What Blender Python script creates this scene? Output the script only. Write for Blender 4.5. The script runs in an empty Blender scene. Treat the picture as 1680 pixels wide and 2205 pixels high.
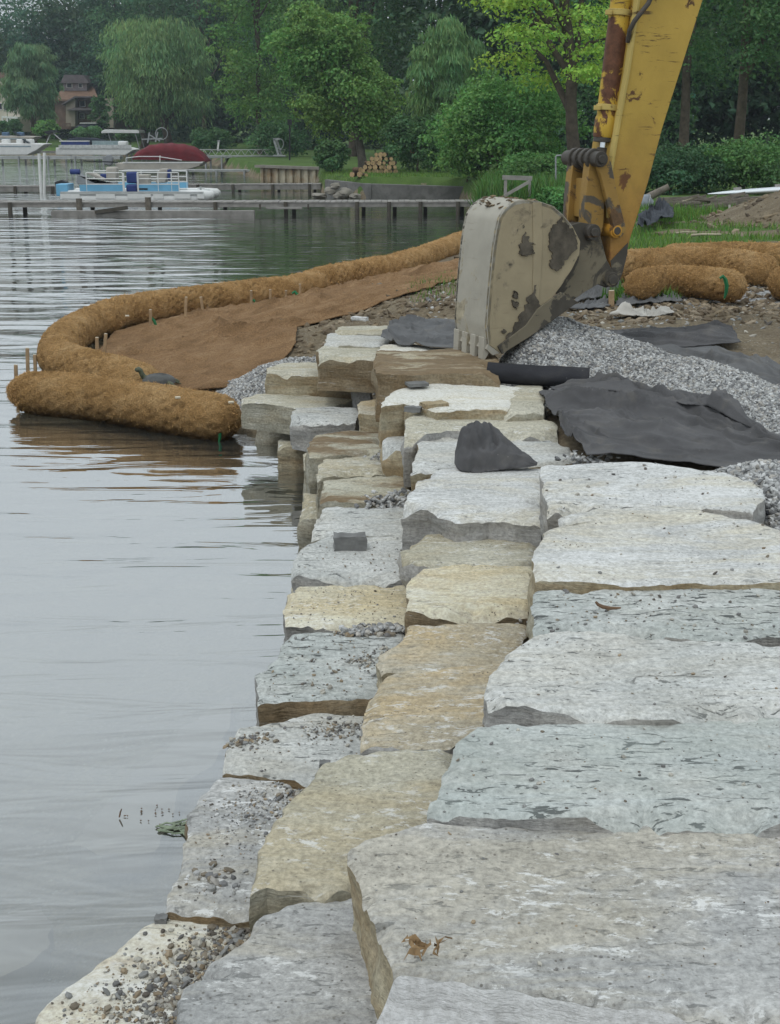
import bpy, bmesh, math, random
import numpy as np
from mathutils import Vector, Matrix
R = math.radians
rng = np.random.default_rng(7)
random.seed(7)
scene = bpy.context.scene
col = scene.collection

# ------------------------------------------------------------------ camera
F = 2900.0; PX = 840.0; PY = 1102.5; H = 2.4; PITCH = R(16.0)
cam_d = bpy.data.cameras.new('camera'); cam = bpy.data.objects.new('camera', cam_d); col.objects.link(cam)
cam.location = (0, 0, H); cam.rotation_euler = (R(90) - PITCH, 0, 0)
cam_d.sensor_fit = 'VERTICAL'; cam_d.sensor_height = 24.0; cam_d.lens = 24.0 * F / 2205.0
cam_d.clip_start = 0.05; cam_d.clip_end = 3000
scene.camera = cam
# ------------------------------------------------------------------ sky and sun (overcast)
SUN_EL, SUN_AZ = R(58), R(215)
w = bpy.data.worlds.new('World'); scene.world = w; w.use_nodes = True
nt = w.node_tree; nt.nodes.clear()
sky = nt.nodes.new('ShaderNodeTexSky'); sky.sky_type = 'NISHITA'; sky.sun_disc = False
sky.sun_elevation = SUN_EL; sky.sun_rotation = SUN_AZ
sky.air_density = 1.0; sky.dust_density = 2.0; sky.ozone_density = 1.0
hs = nt.nodes.new('ShaderNodeHueSaturation'); hs.inputs['Saturation'].default_value = 0.30; hs.inputs['Value'].default_value = 1.0
bg = nt.nodes.new('ShaderNodeBackground'); bg.inputs['Strength'].default_value = 0.125
wo = nt.nodes.new('ShaderNodeOutputWorld')
mxs = nt.nodes.new('ShaderNodeMix'); mxs.data_type = 'RGBA'      # thin unbroken cloud in front of the blue sky
mxs.inputs[0].default_value = 0.78
_tc = nt.nodes.new('ShaderNodeTexCoord'); _sx = nt.nodes.new('ShaderNodeSeparateXYZ'); nt.links.new(_tc.outputs['Generated'], _sx.inputs[0])
_rp = nt.nodes.new('ShaderNodeMapRange'); nt.links.new(_sx.outputs[2], _rp.inputs[0])   # overcast sky: brighter overhead than at the horizon
_rp.inputs[1].default_value = 0.0; _rp.inputs[2].default_value = 0.42; _rp.inputs[3].default_value = 0.80; _rp.inputs[4].default_value = 1.75
_vm = nt.nodes.new('ShaderNodeVectorMath'); _vm.operation = 'SCALE'; _vm.inputs[0].default_value = (5.4, 5.98, 6.35)
nt.links.new(_rp.outputs[0], _vm.inputs['Scale']); nt.links.new(_vm.outputs[0], mxs.inputs[7])
nt.links.new(sky.outputs[0], hs.inputs['Color']); nt.links.new(hs.outputs[0], mxs.inputs[6]); nt.links.new(mxs.outputs[2], bg.inputs['Color']); nt.links.new(bg.outputs[0], wo.inputs[0])
sd = bpy.data.lights.new('sun', 'SUN'); sd.energy = 0.6; sd.angle = R(14); sd.color = (1.0, 0.96, 0.90)
sun = bpy.data.objects.new('sun', sd); col.objects.link(sun)
# light comes from behind and left of the viewer, high up behind thin cloud
sun.rotation_euler = (R(90) - SUN_EL, 0, R(180) - SUN_AZ + R(180) - R(180))
_sdir = Vector((math.sin(SUN_AZ) * math.cos(SUN_EL), math.cos(SUN_AZ) * math.cos(SUN_EL), math.sin(SUN_EL)))
sun.rotation_euler = _sdir.to_track_quat('Z', 'Y').to_euler()
scene.view_settings.view_transform = 'Standard'; scene.view_settings.look = 'None'
scene.view_settings.exposure = -0.12; scene.view_settings.gamma = 1.0
try:
    scene.cycles.max_bounces = 6; scene.cycles.diffuse_bounces = 3; scene.cycles.glossy_bounces = 3
    scene.cycles.transparent_max_bounces = 12; scene.cycles.transmission_bounces = 4
    scene.cycles.use_denoising = True
    scene.cycles.caustics_reflective = False; scene.cycles.caustics_refractive = False
except Exception: pass

# ------------------------------------------------------------------ pixel -> world (for planning the layout)
_cp, _sp = math.cos(PITCH), math.sin(PITCH)
def ray(px, py):
    x = (px - PX) / F; y = -(py - PY) / F
    return np.array((x, _cp + y * _sp, -_sp + y * _cp))
def at(px, py, z=0.0):
    d = ray(px, py); t = (z - H) / d[2]
    return np.array((d[0] * t, d[1] * t, z))
def atY(px, py, Y):
    d = ray(px, py); t = Y / d[1]
    return np.array((d[0] * t, Y, H + d[2] * t))

# ------------------------------------------------------------------ numeric noise
_T = np.random.default_rng(3).random(65536) * 2 - 1
def vn(p, seed=0):
    p = np.asarray(p, float); i = np.floor(p).astype(np.int64); f = p - i
    u = f * f * f * (f * (f * 6 - 15) + 10)
    def h(dx, dy, dz):
        k = ((i[..., 0] + dx) * 73856093) ^ ((i[..., 1] + dy) * 19349663) ^ ((i[..., 2] + dz) * 83492791) ^ (seed * 2654435)
        k = (k ^ (k >> 13)) * 1274126177
        return _T[(k ^ (k >> 16)) & 65535]
    ux, uy, uz = u[..., 0], u[..., 1], u[..., 2]
    a = h(0,0,0) * (1-ux) + h(1,0,0) * ux; b = h(0,1,0) * (1-ux) + h(1,1,0) * ux
    c = h(0,0,1) * (1-ux) + h(1,0,1) * ux; d = h(0,1,1) * (1-ux) + h(1,1,1) * ux
    return (a * (1-uy) + b * uy) * (1-uz) + (c * (1-uy) + d * uy) * uz
def fbm(p, seed=0, octv=4, gain=0.5):
    p = np.asarray(p, float); s = 0; a = 1.0; n = 0
    for k in range(octv):
        s = s + a * vn(p * (2.03 ** k), seed + k * 17); n += a; a *= gain
    return s / n
def P3(x, y, z=0.0):
    x = np.asarray(x, float); return np.stack([x, np.broadcast_to(y, x.shape), np.broadcast_to(z, x.shape)], -1)

# ------------------------------------------------------------------ objects
def tag(o, label=None, cat=None, group=None, kind=None):
    if label: o['label'] = label
    if cat: o['category'] = cat
    if group: o['group'] = group
    if kind: o['kind'] = kind
    return o
def empty(name, loc, label=None, cat=None, group=None, rz=0):
    o = bpy.data.objects.new(name, None); col.objects.link(o); o.location = tuple(loc); o.rotation_euler = (0, 0, rz)
    o.empty_display_size = 0.1
    return tag(o, label, cat, group)
def mesh_obj(name, V, Fc, mats, parent=None, smooth=True, mi=None, angle=None, colr=None, origin=None):
    """V (n,3) world (or parent-local) verts, Fc list/array of faces"""
    V = np.asarray(V, float)
    loc = np.zeros(3)
    if parent is None:
        loc = V.mean(0) if origin is None else np.asarray(origin, float)
        V = V - loc
    me = bpy.data.meshes.new(name)
    if isinstance(Fc, np.ndarray):
        n, k = Fc.shape
        me.vertices.add(len(V)); me.vertices.foreach_set('co', V.ravel().astype(np.float32))
        me.loops.add(n * k); me.loops.foreach_set('vertex_index', Fc.ravel().astype(np.int32))
        me.polygons.add(n); me.polygons.foreach_set('loop_start', np.arange(0, n * k, k, dtype=np.int32))
        me.update(calc_edges=True)
    else:
        me.from_pydata([tuple(v) for v in V], [], Fc)
    for m in (mats if isinstance(mats, (list, tuple)) else [mats]): me.materials.append(m)
    if mi is not None: me.polygons.foreach_set('material_index', np.asarray(mi, np.int32))
    me.polygons.foreach_set('use_smooth', np.full(len(me.polygons), bool(smooth)))
    if colr is not None:
        a = me.attributes.new('Col', 'FLOAT_COLOR', 'POINT'); c = np.ones((len(V), 4), np.float32); c[:, :3] = colr
        a.data.foreach_set('color', c.ravel())
    me.validate(); me.update()
    if angle is not None: me.set_sharp_from_angle(angle=R(angle))
    o = bpy.data.objects.new(name, me); col.objects.link(o); o.location = tuple(loc)
    if parent is not None: o.parent = parent
    return o
class MB:
    """collects simple solids, links them as one mesh"""
    def __init__(s): s.v = []; s.f = []; s.c = []
    def add(s, V, Fc):
        n = len(s.v); s.v += [tuple(v) for v in V]; s.f += [tuple(i + n for i in f) for f in Fc]; return s
    def box(s, c, d, rz=0, rx=0, ry=0, taper=1.0):
        M = Matrix.Translation(Vector(tuple(c))) @ Matrix.Rotation(rz, 4, 'Z') @ Matrix.Rotation(ry, 4, 'Y') @ Matrix.Rotation(rx, 4, 'X')
        V = []
        for z in (-1, 1):
            t = taper if z > 0 else 1
            for x, y in ((-1,-1),(1,-1),(1,1),(-1,1)):
                V.append(M @ Vector((x*d[0]/2*t, y*d[1]/2*t, z*d[2]/2)))
        return s.add(V, [(3,2,1,0),(4,5,6,7),(0,1,5,4),(1,2,6,5),(2,3,7,6),(3,0,4,7)])
    def bar(s, a, b, w_, h_=None, w2=None):
        h_ = h_ or w_; w2 = w2 or w_
        a = Vector(tuple(a)); b = Vector(tuple(b)); d = (b - a).normalized()
        up = Vector((0,0,1)) if abs(d.z) < .95 else Vector((0,1,0))
        x = d.cross(up).normalized(); y = x.cross(d).normalized(); V = []
        for p, ww in ((a, w_), (b, w2)):
            hh = h_ * ww / w_
            for sx, sy in ((-1,-1),(1,-1),(1,1),(-1,1)): V.append(p + x*sx*ww/2 + y*sy*hh/2)
        return s.add(V, [(3,2,1,0),(4,5,6,7),(0,1,5,4),(1,2,6,5),(2,3,7,6),(3,0,4,7)])
    def tube(s, pts, r, n=8, cap=True):
        pts = [Vector(tuple(p)) for p in pts]; m = len(pts)
        rr = r if isinstance(r, (list, tuple, np.ndarray)) else [r]*m
        V = []; Fc = []; prev = None
        for i, p in enumerate(pts):
            d = (pts[min(i+1, m-1)] - pts[max(i-1, 0)]).normalized()
            if prev is None:
                up = Vector((0,0,1)) if abs(d.z) < .9 else Vector((1,0,0)); x = d.cross(up).normalized()
            else:
                x = (prev - d * prev.dot(d)).normalized()
            prev = x; y = d.cross(x)
            for k in range(n):
                a = 2*math.pi*k/n; V.append(p + (x*math.cos(a) + y*math.sin(a))*rr[i])
        for i in range(m-1):
            for k in range(n):
                Fc.append((i*n+k, i*n+(k+1)%n, (i+1)*n+(k+1)%n, (i+1)*n+k))
        if cap: Fc.append(tuple(range(n-1,-1,-1))); Fc.append(tuple((m-1)*n+k for k in range(n)))
        return s.add(V, Fc)
    def disc(s, c, axis, r, th, n=20, r2=None):
        c = Vector(tuple(c)); a = Vector(tuple(axis)).normalized()
        return s.tube([c - a*th/2, c + a*th/2], [r, r2 or r], n)
    def prism(s, pts, axis, th):
        """polygon of 3-D points extruded by th along axis"""
        a = Vector(tuple(axis)) * th; n = len(pts); V = [Vector(tuple(p)) for p in pts] ; V = V + [v + a for v in V]
        return s.add(V, [tuple(range(n-1,-1,-1)), tuple(range(n, 2*n))] + [(i, (i+1)%n, n+(i+1)%n, n+i) for i in range(n)])
    def build(s, name, mats, parent=None, smooth=False, angle=None, bevel=0, origin=None):
        V = np.array(s.v, float)
        if parent is not None: V = V - np.array(parent.location)
        if smooth and angle is None: angle = 40
        o = mesh_obj(name, V, s.f, mats, parent, smooth, angle=angle, origin=origin)
        bm = bmesh.new(); bm.from_mesh(o.data); bmesh.ops.recalc_face_normals(bm, faces=bm.faces); bm.to_mesh(o.data); bm.free()
        if smooth: o.data.set_sharp_from_angle(angle=R(angle))
        if bevel:
            b = o.modifiers.new('bevel', 'BEVEL'); b.width = bevel; b.segments = 2; b.limit_method = 'ANGLE'; b.angle_limit = R(40)
        return o

# ------------------------------------------------------------------ material helpers
def new_mat(name):
    m = bpy.data.materials.new(name); m.use_nodes = True; t = m.node_tree; t.nodes.clear()
    out = t.nodes.new('ShaderNodeOutputMaterial'); b = t.nodes.new('ShaderNodeBsdfPrincipled')
    t.links.new(b.outputs[0], out.inputs[0]); b.inputs['Specular IOR Level'].default_value = 0.25
    return m, t, b, out
def nd(t, typ, ins=None, **kw):
    n = t.nodes.new(typ)
    for k, v in kw.items(): setattr(n, k, v)
    for k, v in (ins or {}).items():
        if hasattr(v, 'is_output') or isinstance(v, bpy.types.NodeSocket): t.links.new(v, n.inputs[k])
        else: n.inputs[k].default_value = v
    return n
def coords(t, scale=(1,1,1), rnd=True, kind='Object', rot=(0,0,0)):
    tc = t.nodes.new('ShaderNodeTexCoord'); s = tc.outputs[kind]
    if rnd:
        oi = t.nodes.new('ShaderNodeObjectInfo')
        k = nd(t, 'ShaderNodeVectorMath', {0: oi.outputs['Random'], 1: (37.1, 91.7, 53.3)}, operation='MULTIPLY')
        s = nd(t, 'ShaderNodeVectorMath', {0: s, 1: k.outputs[0]}, operation='ADD').outputs[0]
    return nd(t, 'ShaderNodeMapping', {'Vector': s, 'Scale': scale, 'Rotation': rot}).outputs[0]
def noise(t, v, scale, detail=4, rough=.55, dist=0.0):
    return nd(t, 'ShaderNodeTexNoise', {'Vector': v, 'Scale': scale, 'Detail': detail, 'Roughness': rough, 'Distortion': dist}).outputs[0]
def ramp(t, f, stops, interp='LINEAR'):
    n = nd(t, 'ShaderNodeValToRGB', {0: f}); cr = n.color_ramp; cr.interpolation = interp
    while len(cr.elements) < len(stops): cr.elements.new(.5)
    for e, (p, c) in zip(cr.elements, stops):
        e.position = p; e.color = (c, c, c, 1) if isinstance(c, (int, float)) else (*c, 1)
    return n.outputs[0]
def mixc(t, f, a, b, mode='MIX'):
    n = t.nodes.new('ShaderNodeMix'); n.data_type = 'RGBA'; n.blend_type = mode
    for i, v in ((0, f), (6, a), (7, b)):
        if isinstance(v, bpy.types.NodeSocket): t.links.new(v, n.inputs[i])
        elif i == 0: n.inputs[0].default_value = v
        else: n.inputs[i].default_value = (*v, 1) if len(v) == 3 else v
    return n.outputs[2]
def mth(t, op, a, b=0.0, clamp=False):
    return nd(t, 'ShaderNodeMath', {0: a, 1: b}, operation=op, use_clamp=clamp).outputs[0]
def bump(t, b, h, strength=.4, dist=.01, prev=None):
    n = nd(t, 'ShaderNodeBump', {'Height': h, 'Strength': strength, 'Distance': dist})
    if prev is not None: t.links.new(prev, n.inputs['Normal'])
    t.links.new(n.outputs[0], b.inputs['Normal']); return n.outputs[0]
def setc(t, b, c, rough=.8):
    if isinstance(c, bpy.types.NodeSocket): t.links.new(c, b.inputs['Base Color'])
    else: b.inputs['Base Color'].default_value = (*c, 1)
    if isinstance(rough, bpy.types.NodeSocket): t.links.new(rough, b.inputs['Roughness'])
    else: b.inputs['Roughness'].default_value = rough
def plain(name, c, rough=.6, var=.25, scale=6, metal=0, bmp=.15, dirt=None, dirt_amt=.5, dscale=3):
    """a painted / wooden / plastic surface with uneven tone and dirt"""
    m, t, b, _ = new_mat(name); v = coords(t)
    n1 = noise(t, v, scale, 6, .6)
    lo = tuple(x * (1 - var) for x in c); hi = tuple(min(1, x * (1 + var)) for x in c)
    cc = ramp(t, n1, [(.3, lo), (.7, hi)])
    if dirt:
        d = ramp(t, noise(t, v, dscale, 8, .65, .3), [(.45, 0.0), (.62, dirt_amt)])
        cc = mixc(t, d, cc, dirt)
    setc(t, b, cc, rough); b.inputs['Metallic'].default_value = metal
    if bmp: bump(t, b, noise(t, v, scale * 8, 3), bmp, .004)
    return m

# ---- limestone: top and broken sides
def stone_top(name, base, alt, bloom=.5, stain=.35, stain_c=(.36,.29,.17), flakes=.5, mud=0.0, mud_c=(.20,.145,.085), green=0.0, pits=.7, bl=.47):
    m, t, b, _ = new_mat(name); v = coords(t); vx = coords(t, (.5, 1.35, 1))
    big = noise(t, v, 1.9, 6, .62, .5)
    c = ramp(t, big, [(.36, base), (.62, alt)])
    c = mixc(t, mth(t, 'MULTIPLY', ramp(t, noise(t, vx, 2.1, 8, .68, .7), [(.46, 0.0), (.60, 1.0)]), stain), c, stain_c)
    # the sawn-off bedding skin: thin streaks of lighter and darker rock
    vst = coords(t, (1.6, 11, 3)); stk = noise(t, vst, 1.7, 7, .7, .35)
    c = mixc(t, .20, c, ramp(t, stk, [(.32, .18), (.68, .86)]), 'OVERLAY')
    fine = noise(t, v, 58, 6, .75)
    c = mixc(t, .42, c, ramp(t, fine, [(.34, .16), (.66, 1.0)]), 'OVERLAY')
    # chalky bruised chips
    ch1 = ramp(t, noise(t, coords(t, (1, 2.1, 1)), 15, 7, .78, .2), [(.545, 0.0), (.585, 1.0)])
    blm = mth(t, 'MULTIPLY', ch1, ramp(t, noise(t, vx, 2.9, 6, .7, .4), [(bl, 0.0), (bl+.11, 1.0)]))
    c = mixc(t, mth(t, 'MULTIPLY', blm, min(1, bloom*.78)), c, (.74, .74, .72))
    # flaked-off scars lying along the bedding, each a short dark step
    vf = coords(t, (13.0, 46.0, 13.0))
    fl = ramp(t, noise(t, vf, 1.0, 5, .6, .8), [(.612-.022*(flakes >= 1), 0.0), (.635-.022*(flakes >= 1), 1.0)])
    fl = mth(t, 'MULTIPLY', fl, ramp(t, noise(t, v, 1.6, 5, .6), [(.47-.09*(flakes >= 1), 0.0), (.56-.07*(flakes >= 1), 1.0)]))
    c = mixc(t, mth(t, 'MULTIPLY', fl, flakes), c, (.10, .105, .10))
    # long hairline cracks
    wv = nd(t, 'ShaderNodeTexVoronoi', {'Vector': nd(t, 'ShaderNodeVectorMath', {0: coords(t, (.8, 2.6, 1)), 1: nd(t, 'ShaderNodeVectorMath', {0: nd(t, 'ShaderNodeTexNoise', {'Vector': v, 'Scale': 4.0, 'Detail': 6.0}).outputs['Color'], 'Scale': .55}, operation='SCALE').outputs[0]}, operation='ADD').outputs[0], 'Scale': 1.7}, feature='DISTANCE_TO_EDGE').outputs['Distance']
    crk = mth(t, 'MULTIPLY', ramp(t, wv, [(.004, 1.0), (.013, 0.0)]), ramp(t, noise(t, v, 2.3, 4), [(.56, 0.0), (.63, 1.0)]))
    c = mixc(t, mth(t, 'MULTIPLY', crk, min(1, flakes*.9)), c, (.11, .11, .10))
    sp = ramp(t, nd(t, 'ShaderNodeTexVoronoi', {'Vector': v, 'Scale': 48.0, 'Randomness': 1.0}).outputs['Distance'], [(.13, 1.0), (.20, 0.0)])
    sp = mth(t, 'MULTIPLY', sp, ramp(t, noise(t, v, 5.5, 5, .6), [(.47, 0.0), (.58, 1.0)]))
    c = mixc(t, mth(t, 'MULTIPLY', sp, pits), c, (.10, .088, .07))
    if green: c = mixc(t, mth(t, 'MULTIPLY', ramp(t, noise(t, v, 2.6, 5), [(.4, 0.0), (.65, 1.0)]), green), c, (.375, .425, .40))
    if mud:
        md = ramp(t, noise(t, vx, 3.4, 8, .68, .4), [(.58 - mud * .3, 0.0), (.68 - mud * .3, 1.0)])
        c = mixc(t, md, c, mixc(t, noise(t, v, 25, 5), tuple(x*.6 for x in mud_c), tuple(x*1.4 for x in mud_c)))
    setc(t, b, c, .85)
    hgt = mth(t, 'SUBTRACT', mth(t, 'ADD', mth(t, 'MULTIPLY', fine, .5), mth(t, 'ADD', mth(t, 'MULTIPLY', noise(t, vx, 8, 8, .68), 1.0), mth(t, 'MULTIPLY', stk, .8))), mth(t, 'MULTIPLY', mth(t, 'ADD', fl, crk), .5))
    bump(t, b, hgt, .62, .014)
    return m
def stone_side(name, base, alt, rust=(.24,.16,.08), rust_amt=.5):
    m, t, b, _ = new_mat(name); v = coords(t, (1, 1, 1)); vb = coords(t, (.7, .7, 3.2))
    c = ramp(t, noise(t, v, 4.2, 6, .6, .5), [(.36, base), (.64, alt)])
    c = mixc(t, mth(t, 'MULTIPLY', ramp(t, noise(t, vb, 3.0, 7, .62, .4), [(.44, 0.0), (.60, 1.0)]), rust_amt), c, rust)
    g = noise(t, v, 60, 4, .7)
    c = mixc(t, .35, c, ramp(t, g, [(.3, .1), (.7, 1.0)]), 'OVERLAY')
    wv = coords(t, (2, 2, 22)); ch = ramp(t, noise(t, wv, 3.0, 8, .7), [(.62, 0.0), (.68, .55)])
    c = mixc(t, ch, c, (.55, .54, .50))
    setc(t, b, c, .9)
    bump(t, b, mth(t, 'ADD', mth(t, 'MULTIPLY', noise(t, vb, 11, 7, .7), 1.0), mth(t, 'MULTIPLY', g, .25)), .85, .022)
    return m
TOPS = {
 'grey':  stone_top('limestone_grey', (.30,.30,.292), (.385,.38,.365), 1.0, .38, (.42,.36,.24), bl=.45),
 'pale':  stone_top('limestone_pale', (.41,.415,.395), (.51,.51,.485), .6, .22, flakes=.85),
 'white': stone_top('limestone_white', (.43,.43,.415), (.57,.57,.55), 1.0, .45, (.50,.43,.28), flakes=.7),
 'cream': stone_top('limestone_cream', (.47,.415,.29), (.58,.54,.43), .8, .6, (.47,.37,.20), flakes=.4, pits=.9),
 'tan':   stone_top('limestone_tan', (.355,.305,.215), (.42,.39,.32), .9, .65, (.44,.33,.18), flakes=.4, bl=.45),
 'blue':  stone_top('limestone_blue', (.375,.395,.378), (.435,.45,.43), .35, .14, flakes=1.0, green=.35),
 'bluegrey': stone_top('limestone_bluegrey', (.355,.375,.355), (.44,.45,.43), .45, .10, flakes=1.0),
 'buff':  stone_top('limestone_buff', (.37,.345,.265), (.45,.425,.345), .85, .5, flakes=.35, bl=.46),
 'mud':   stone_top('limestone_muddy', (.34,.29,.19), (.40,.36,.27), .3, .5, (.30,.21,.11), flakes=.3, mud=.62),
 'halfmud': stone_top('limestone_half_muddy', (.36,.33,.245), (.42,.40,.32), .5, .45, (.30,.22,.12), flakes=.4, mud=.36),
 'chalk': stone_top('limestone_chalky', (.56,.545,.48), (.64,.62,.55), .6, .40, (.46,.36,.20), flakes=.3),
}
SIDES = {
 'brown': stone_side('stone_side_brown', (.22,.165,.10), (.30,.25,.17), (.16,.10,.045), .55),
 'tan':   stone_side('stone_side_tan', (.34,.28,.18), (.42,.38,.28), (.30,.19,.085), .5),
 'pale':  stone_side('stone_side_fresh', (.56,.555,.545), (.64,.635,.62), (.34,.31,.26), .12),
 'grey':  stone_side('stone_side_grey', (.30,.295,.285), (.42,.41,.39), (.28,.22,.13), .18),
 'buff':  stone_side('stone_side_buff', (.33,.31,.24), (.42,.40,.33), (.28,.21,.11), .3),
}

# ------------------------------------------------------------------ Coons patch from edges
def resample(p, n):
    p = np.asarray(p, float); d = np.r_[0, np.cumsum(np.linalg.norm(np.diff(p, axis=0), axis=1))]
    s = np.linspace(0, d[-1], n); return np.stack([np.interp(s, d, p[:, k]) for k in range(p.shape[1])], 1)
def coons(Fe, Be, Le, Re, nu, nv):
    f = resample(Fe, nu); b = resample(Be, nu); l = resample(Le, nv); r = resample(Re, nv)
    u = np.linspace(0, 1, nu)[None, :, None]; v = np.linspace(0, 1, nv)[:, None, None]
    return ((1-v)*f[None] + v*b[None] + (1-u)*l[:, None] + u*r[:, None]
            - (1-u)*(1-v)*f[0] - u*(1-v)*f[-1] - (1-u)*v*b[0] - u*v*b[-1])
def grid_faces(nu, nv):
    i = np.arange(nu*nv).reshape(nv, nu)
    return np.stack([i[:-1,:-1].ravel(), i[:-1,1:].ravel(), i[1:,1:].ravel(), i[1:,:-1].ravel()], 1)
def on_z(px, py, zfun, z=.5):
    for _ in range(14):
        p = at(px, py, z); z = .5*z + .5*float(np.asarray(zfun(p[0:1], p[1:2])).ravel()[0])
    return at(px, py, z)
def edges_fun(Fp, Bp, Lp, Rp, zfun):
    fe, be, lm, rm = [[on_z(x, y, zfun) for x, y in e] for e in (Fp, Bp, Lp, Rp)]
    return fe, be, [fe[0]] + lm + [be[0]], [fe[-1]] + rm + [be[-1]]
def edges_px(Fp, Bp, Lp, Rp, zf, zb):
    fe = [at(x, y, zf) for x, y in Fp]; be = [at(x, y, zb) for x, y in Bp]
    nl = len(Lp) + 1; le = [fe[0]] + [at(x, y, zf + (zb-zf)*(k+1)/nl) for k, (x, y) in enumerate(Lp)] + [be[0]]
    nr = len(Rp) + 1; re = [fe[-1]] + [at(x, y, zf + (zb-zf)*(k+1)/nr) for k, (x, y) in enumerate(Rp)] + [be[-1]]
    return fe, be, le, re
_slab_n = [0]
def slab(label, z, Fp, Bp, Lp=(), Rp=(), th=.22, top='grey', side='brown', dzb=0.0, chip=1.0, res=.013, cat='stone block', name='stone_block', group='limestone blocks of the shore wall', terr=1.0, jag=1.0, left=None, slope=0.0):
    _slab_n[0] += 1; sd_ = _slab_n[0] * 31
    fe, be, le, re = edges_px(Fp, Bp, Lp, Rp, z, z + dzb)
    wid = max(np.linalg.norm(fe[0]-fe[-1]), np.linalg.norm(be[0]-be[-1])); dep = max(np.linalg.norm(fe[0]-be[0]), np.linalg.norm(fe[-1]-be[-1]))
    dist = np.linalg.norm(fe[0]); res = max(res, dist * .0028)
    nu = int(np.clip(wid/res, 12, 170)); nv = int(np.clip(dep/res, 10, 130))
    G = coons(fe, be, le, re, nu, nv)
    p = G.copy(); p[..., 2] = sd_ * 1.7
    wx = .022*fbm(p*5, sd_, 3) + .012*fbm(p*19, sd_+5, 3) ; wy = .020*fbm(p*5, sd_+9, 3) + .011*fbm(p*19, sd_+11, 3)
    G[..., 0] += wx*jag; G[..., 1] += wy*jag
    U = np.linspace(0, 1, nu)[None, :]*np.ones((nv,1)); Vv = np.linspace(0, 1, nv)[:, None]*np.ones((1,nu))
    # relief: stepped bedding, soft swells, grain
    q = p.copy(); q[..., 0] *= .55
    s = fbm(q*3.1, sd_+21, 5, .58)*3.4; st = np.floor(s); fr = s - st
    terr_z = (st + np.clip((fr-.80)/.20, 0, 1))*.0055*terr
    G[..., 2] += terr_z + .006*fbm(p*2.2, sd_+31, 3) + .0028*fbm(p*14, sd_+41, 3)
    # spalled rim
    d4 = [Vv*dep, (1-Vv)*dep, U*wid, (1-U)*wid]; a4 = [U*wid, U*wid, Vv*dep, Vv*dep]
    for k in range(4):
        e = fbm(P3(a4[k]*3.0, k*7.3, sd_), sd_+51+k, 4, .6)
        wch = .010 + chip*.22*np.clip(e-.08, 0, 1) + .012*np.abs(fbm(P3(a4[k]*16, k*3.3, sd_), sd_+61, 2))
        drop = np.clip((wch - d4[k])/wch, 0, 1)
        dn = drop*wch*(.62 + .25*fbm(p*22, sd_+71, 2))
        G[..., 2] -= np.minimum(dn, th*.55)
    V = [G.reshape(-1, 3)]; Fc = [grid_faces(nu, nv)]; mi = [np.zeros(len(Fc[0]), int)]
    idx = np.arange(nu*nv).reshape(nv, nu)
    loop = np.r_[idx[0, :-1], idx[:-1, -1], idx[-1, :0:-1], idx[:0:-1, 0]]
    L0 = V[0][loop]; n = len(loop); lmi = np.where(np.arange(n) >= 2*(nu-1)+(nv-1), 2, 1)
    tg = np.roll(L0, -3, 0) - np.roll(L0, 3, 0); nm = np.stack([tg[:, 1], -tg[:, 0]], 1); nm /= np.maximum(np.linalg.norm(nm, axis=1), 1e-6)[:, None]
    K = int(np.clip(th/max(res*1.2, .014), 5, 14)); prev = loop; base = nu*nv
    zb_ = z + dzb*((L0[:, 1]-fe[0][1])/max(1e-3, be[0][1]-fe[0][1])).clip(0, 1) - th
    for k in range(1, K+1):
        f = k/K; Lk = L0.copy(); Lk[:, 2] = L0[:, 2]*(1-f) + zb_*f
        pp = L0.copy(); pp[:, 2] = Lk[:, 2]
        pq = pp*(4, 4, 16)
        o = .030*fbm(pp*5, sd_+81, 3) + .018*fbm(pq, sd_+82, 3) + .012*np.round(2.5*fbm(pp*(2,2,9), sd_+83, 2))/2.5 - .008*f
        o *= min(1, f*4); o += slope*f*(np.arange(n) < nu); Lk[:, :2] += nm*o[:, None]
        V.append(Lk); cur = base + np.arange(n); base += n
        Fc.append(np.stack([np.roll(prev, -1), prev, cur, np.roll(cur, -1)], 1)); mi.append(lmi); prev = cur
    V = np.concatenate(V); cen = prev.mean() ; Vc = V[prev].mean(0)
    V = np.vstack([V, Vc]); ci = len(V)-1
    Fall = np.concatenate(Fc); mi = np.concatenate(mi)
    tri = np.stack([np.roll(prev, -1), prev, np.full(n, ci), np.full(n, ci)], 1)
    faces = Fall.tolist() + [(int(a), int(b_), int(c)) for a, b_, c, _ in tri]; mi = np.r_[mi, np.ones(n, int)]
    me_o = mesh_obj(name, V, faces, [TOPS[top], SIDES[side], SIDES[left or side]], smooth=True, mi=mi, angle=38)
    tag(me_o, label, cat, group)
    return me_o, G
# ------------------------------------------------------------------ terrain, lake bed, water
LAND = np.array([(-.35,-8),(-.35,8.9),(-.45,10.2),(-2.5,11.45),(-3.2,13.5),(-2.9,16.6),(-1.5,18.8),(1.45,27.2),(2.7,42),(2.35,47.6),(-1.15,48.2),(-2.6,52),(-3.4,63),(-6.6,67.2),(-10,84),(-16,112),(-38,121),(-90,126),(-400,135),(-400,700),(600,700),(600,-8)])
def sdist(x, y):
    p = np.stack([x, y], -1); d = np.full(x.shape, 1e9); ins = np.zeros(x.shape, bool); n = len(LAND)
    for i in range(n):
        a = LAND[i]; b = LAND[(i+1) % n]; ab = b-a; t = np.clip(((p-a)@ab)/(ab@ab), 0, 1)
        d = np.minimum(d, np.linalg.norm(p-(a+t[..., None]*ab), axis=-1))
        c = ((a[1] > y) != (b[1] > y)) & (x < (b[0]-a[0])*(y-a[1])/(b[1]-a[1]+1e-12)+a[0]); ins ^= c
    return np.where(ins, d, -d)
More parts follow.
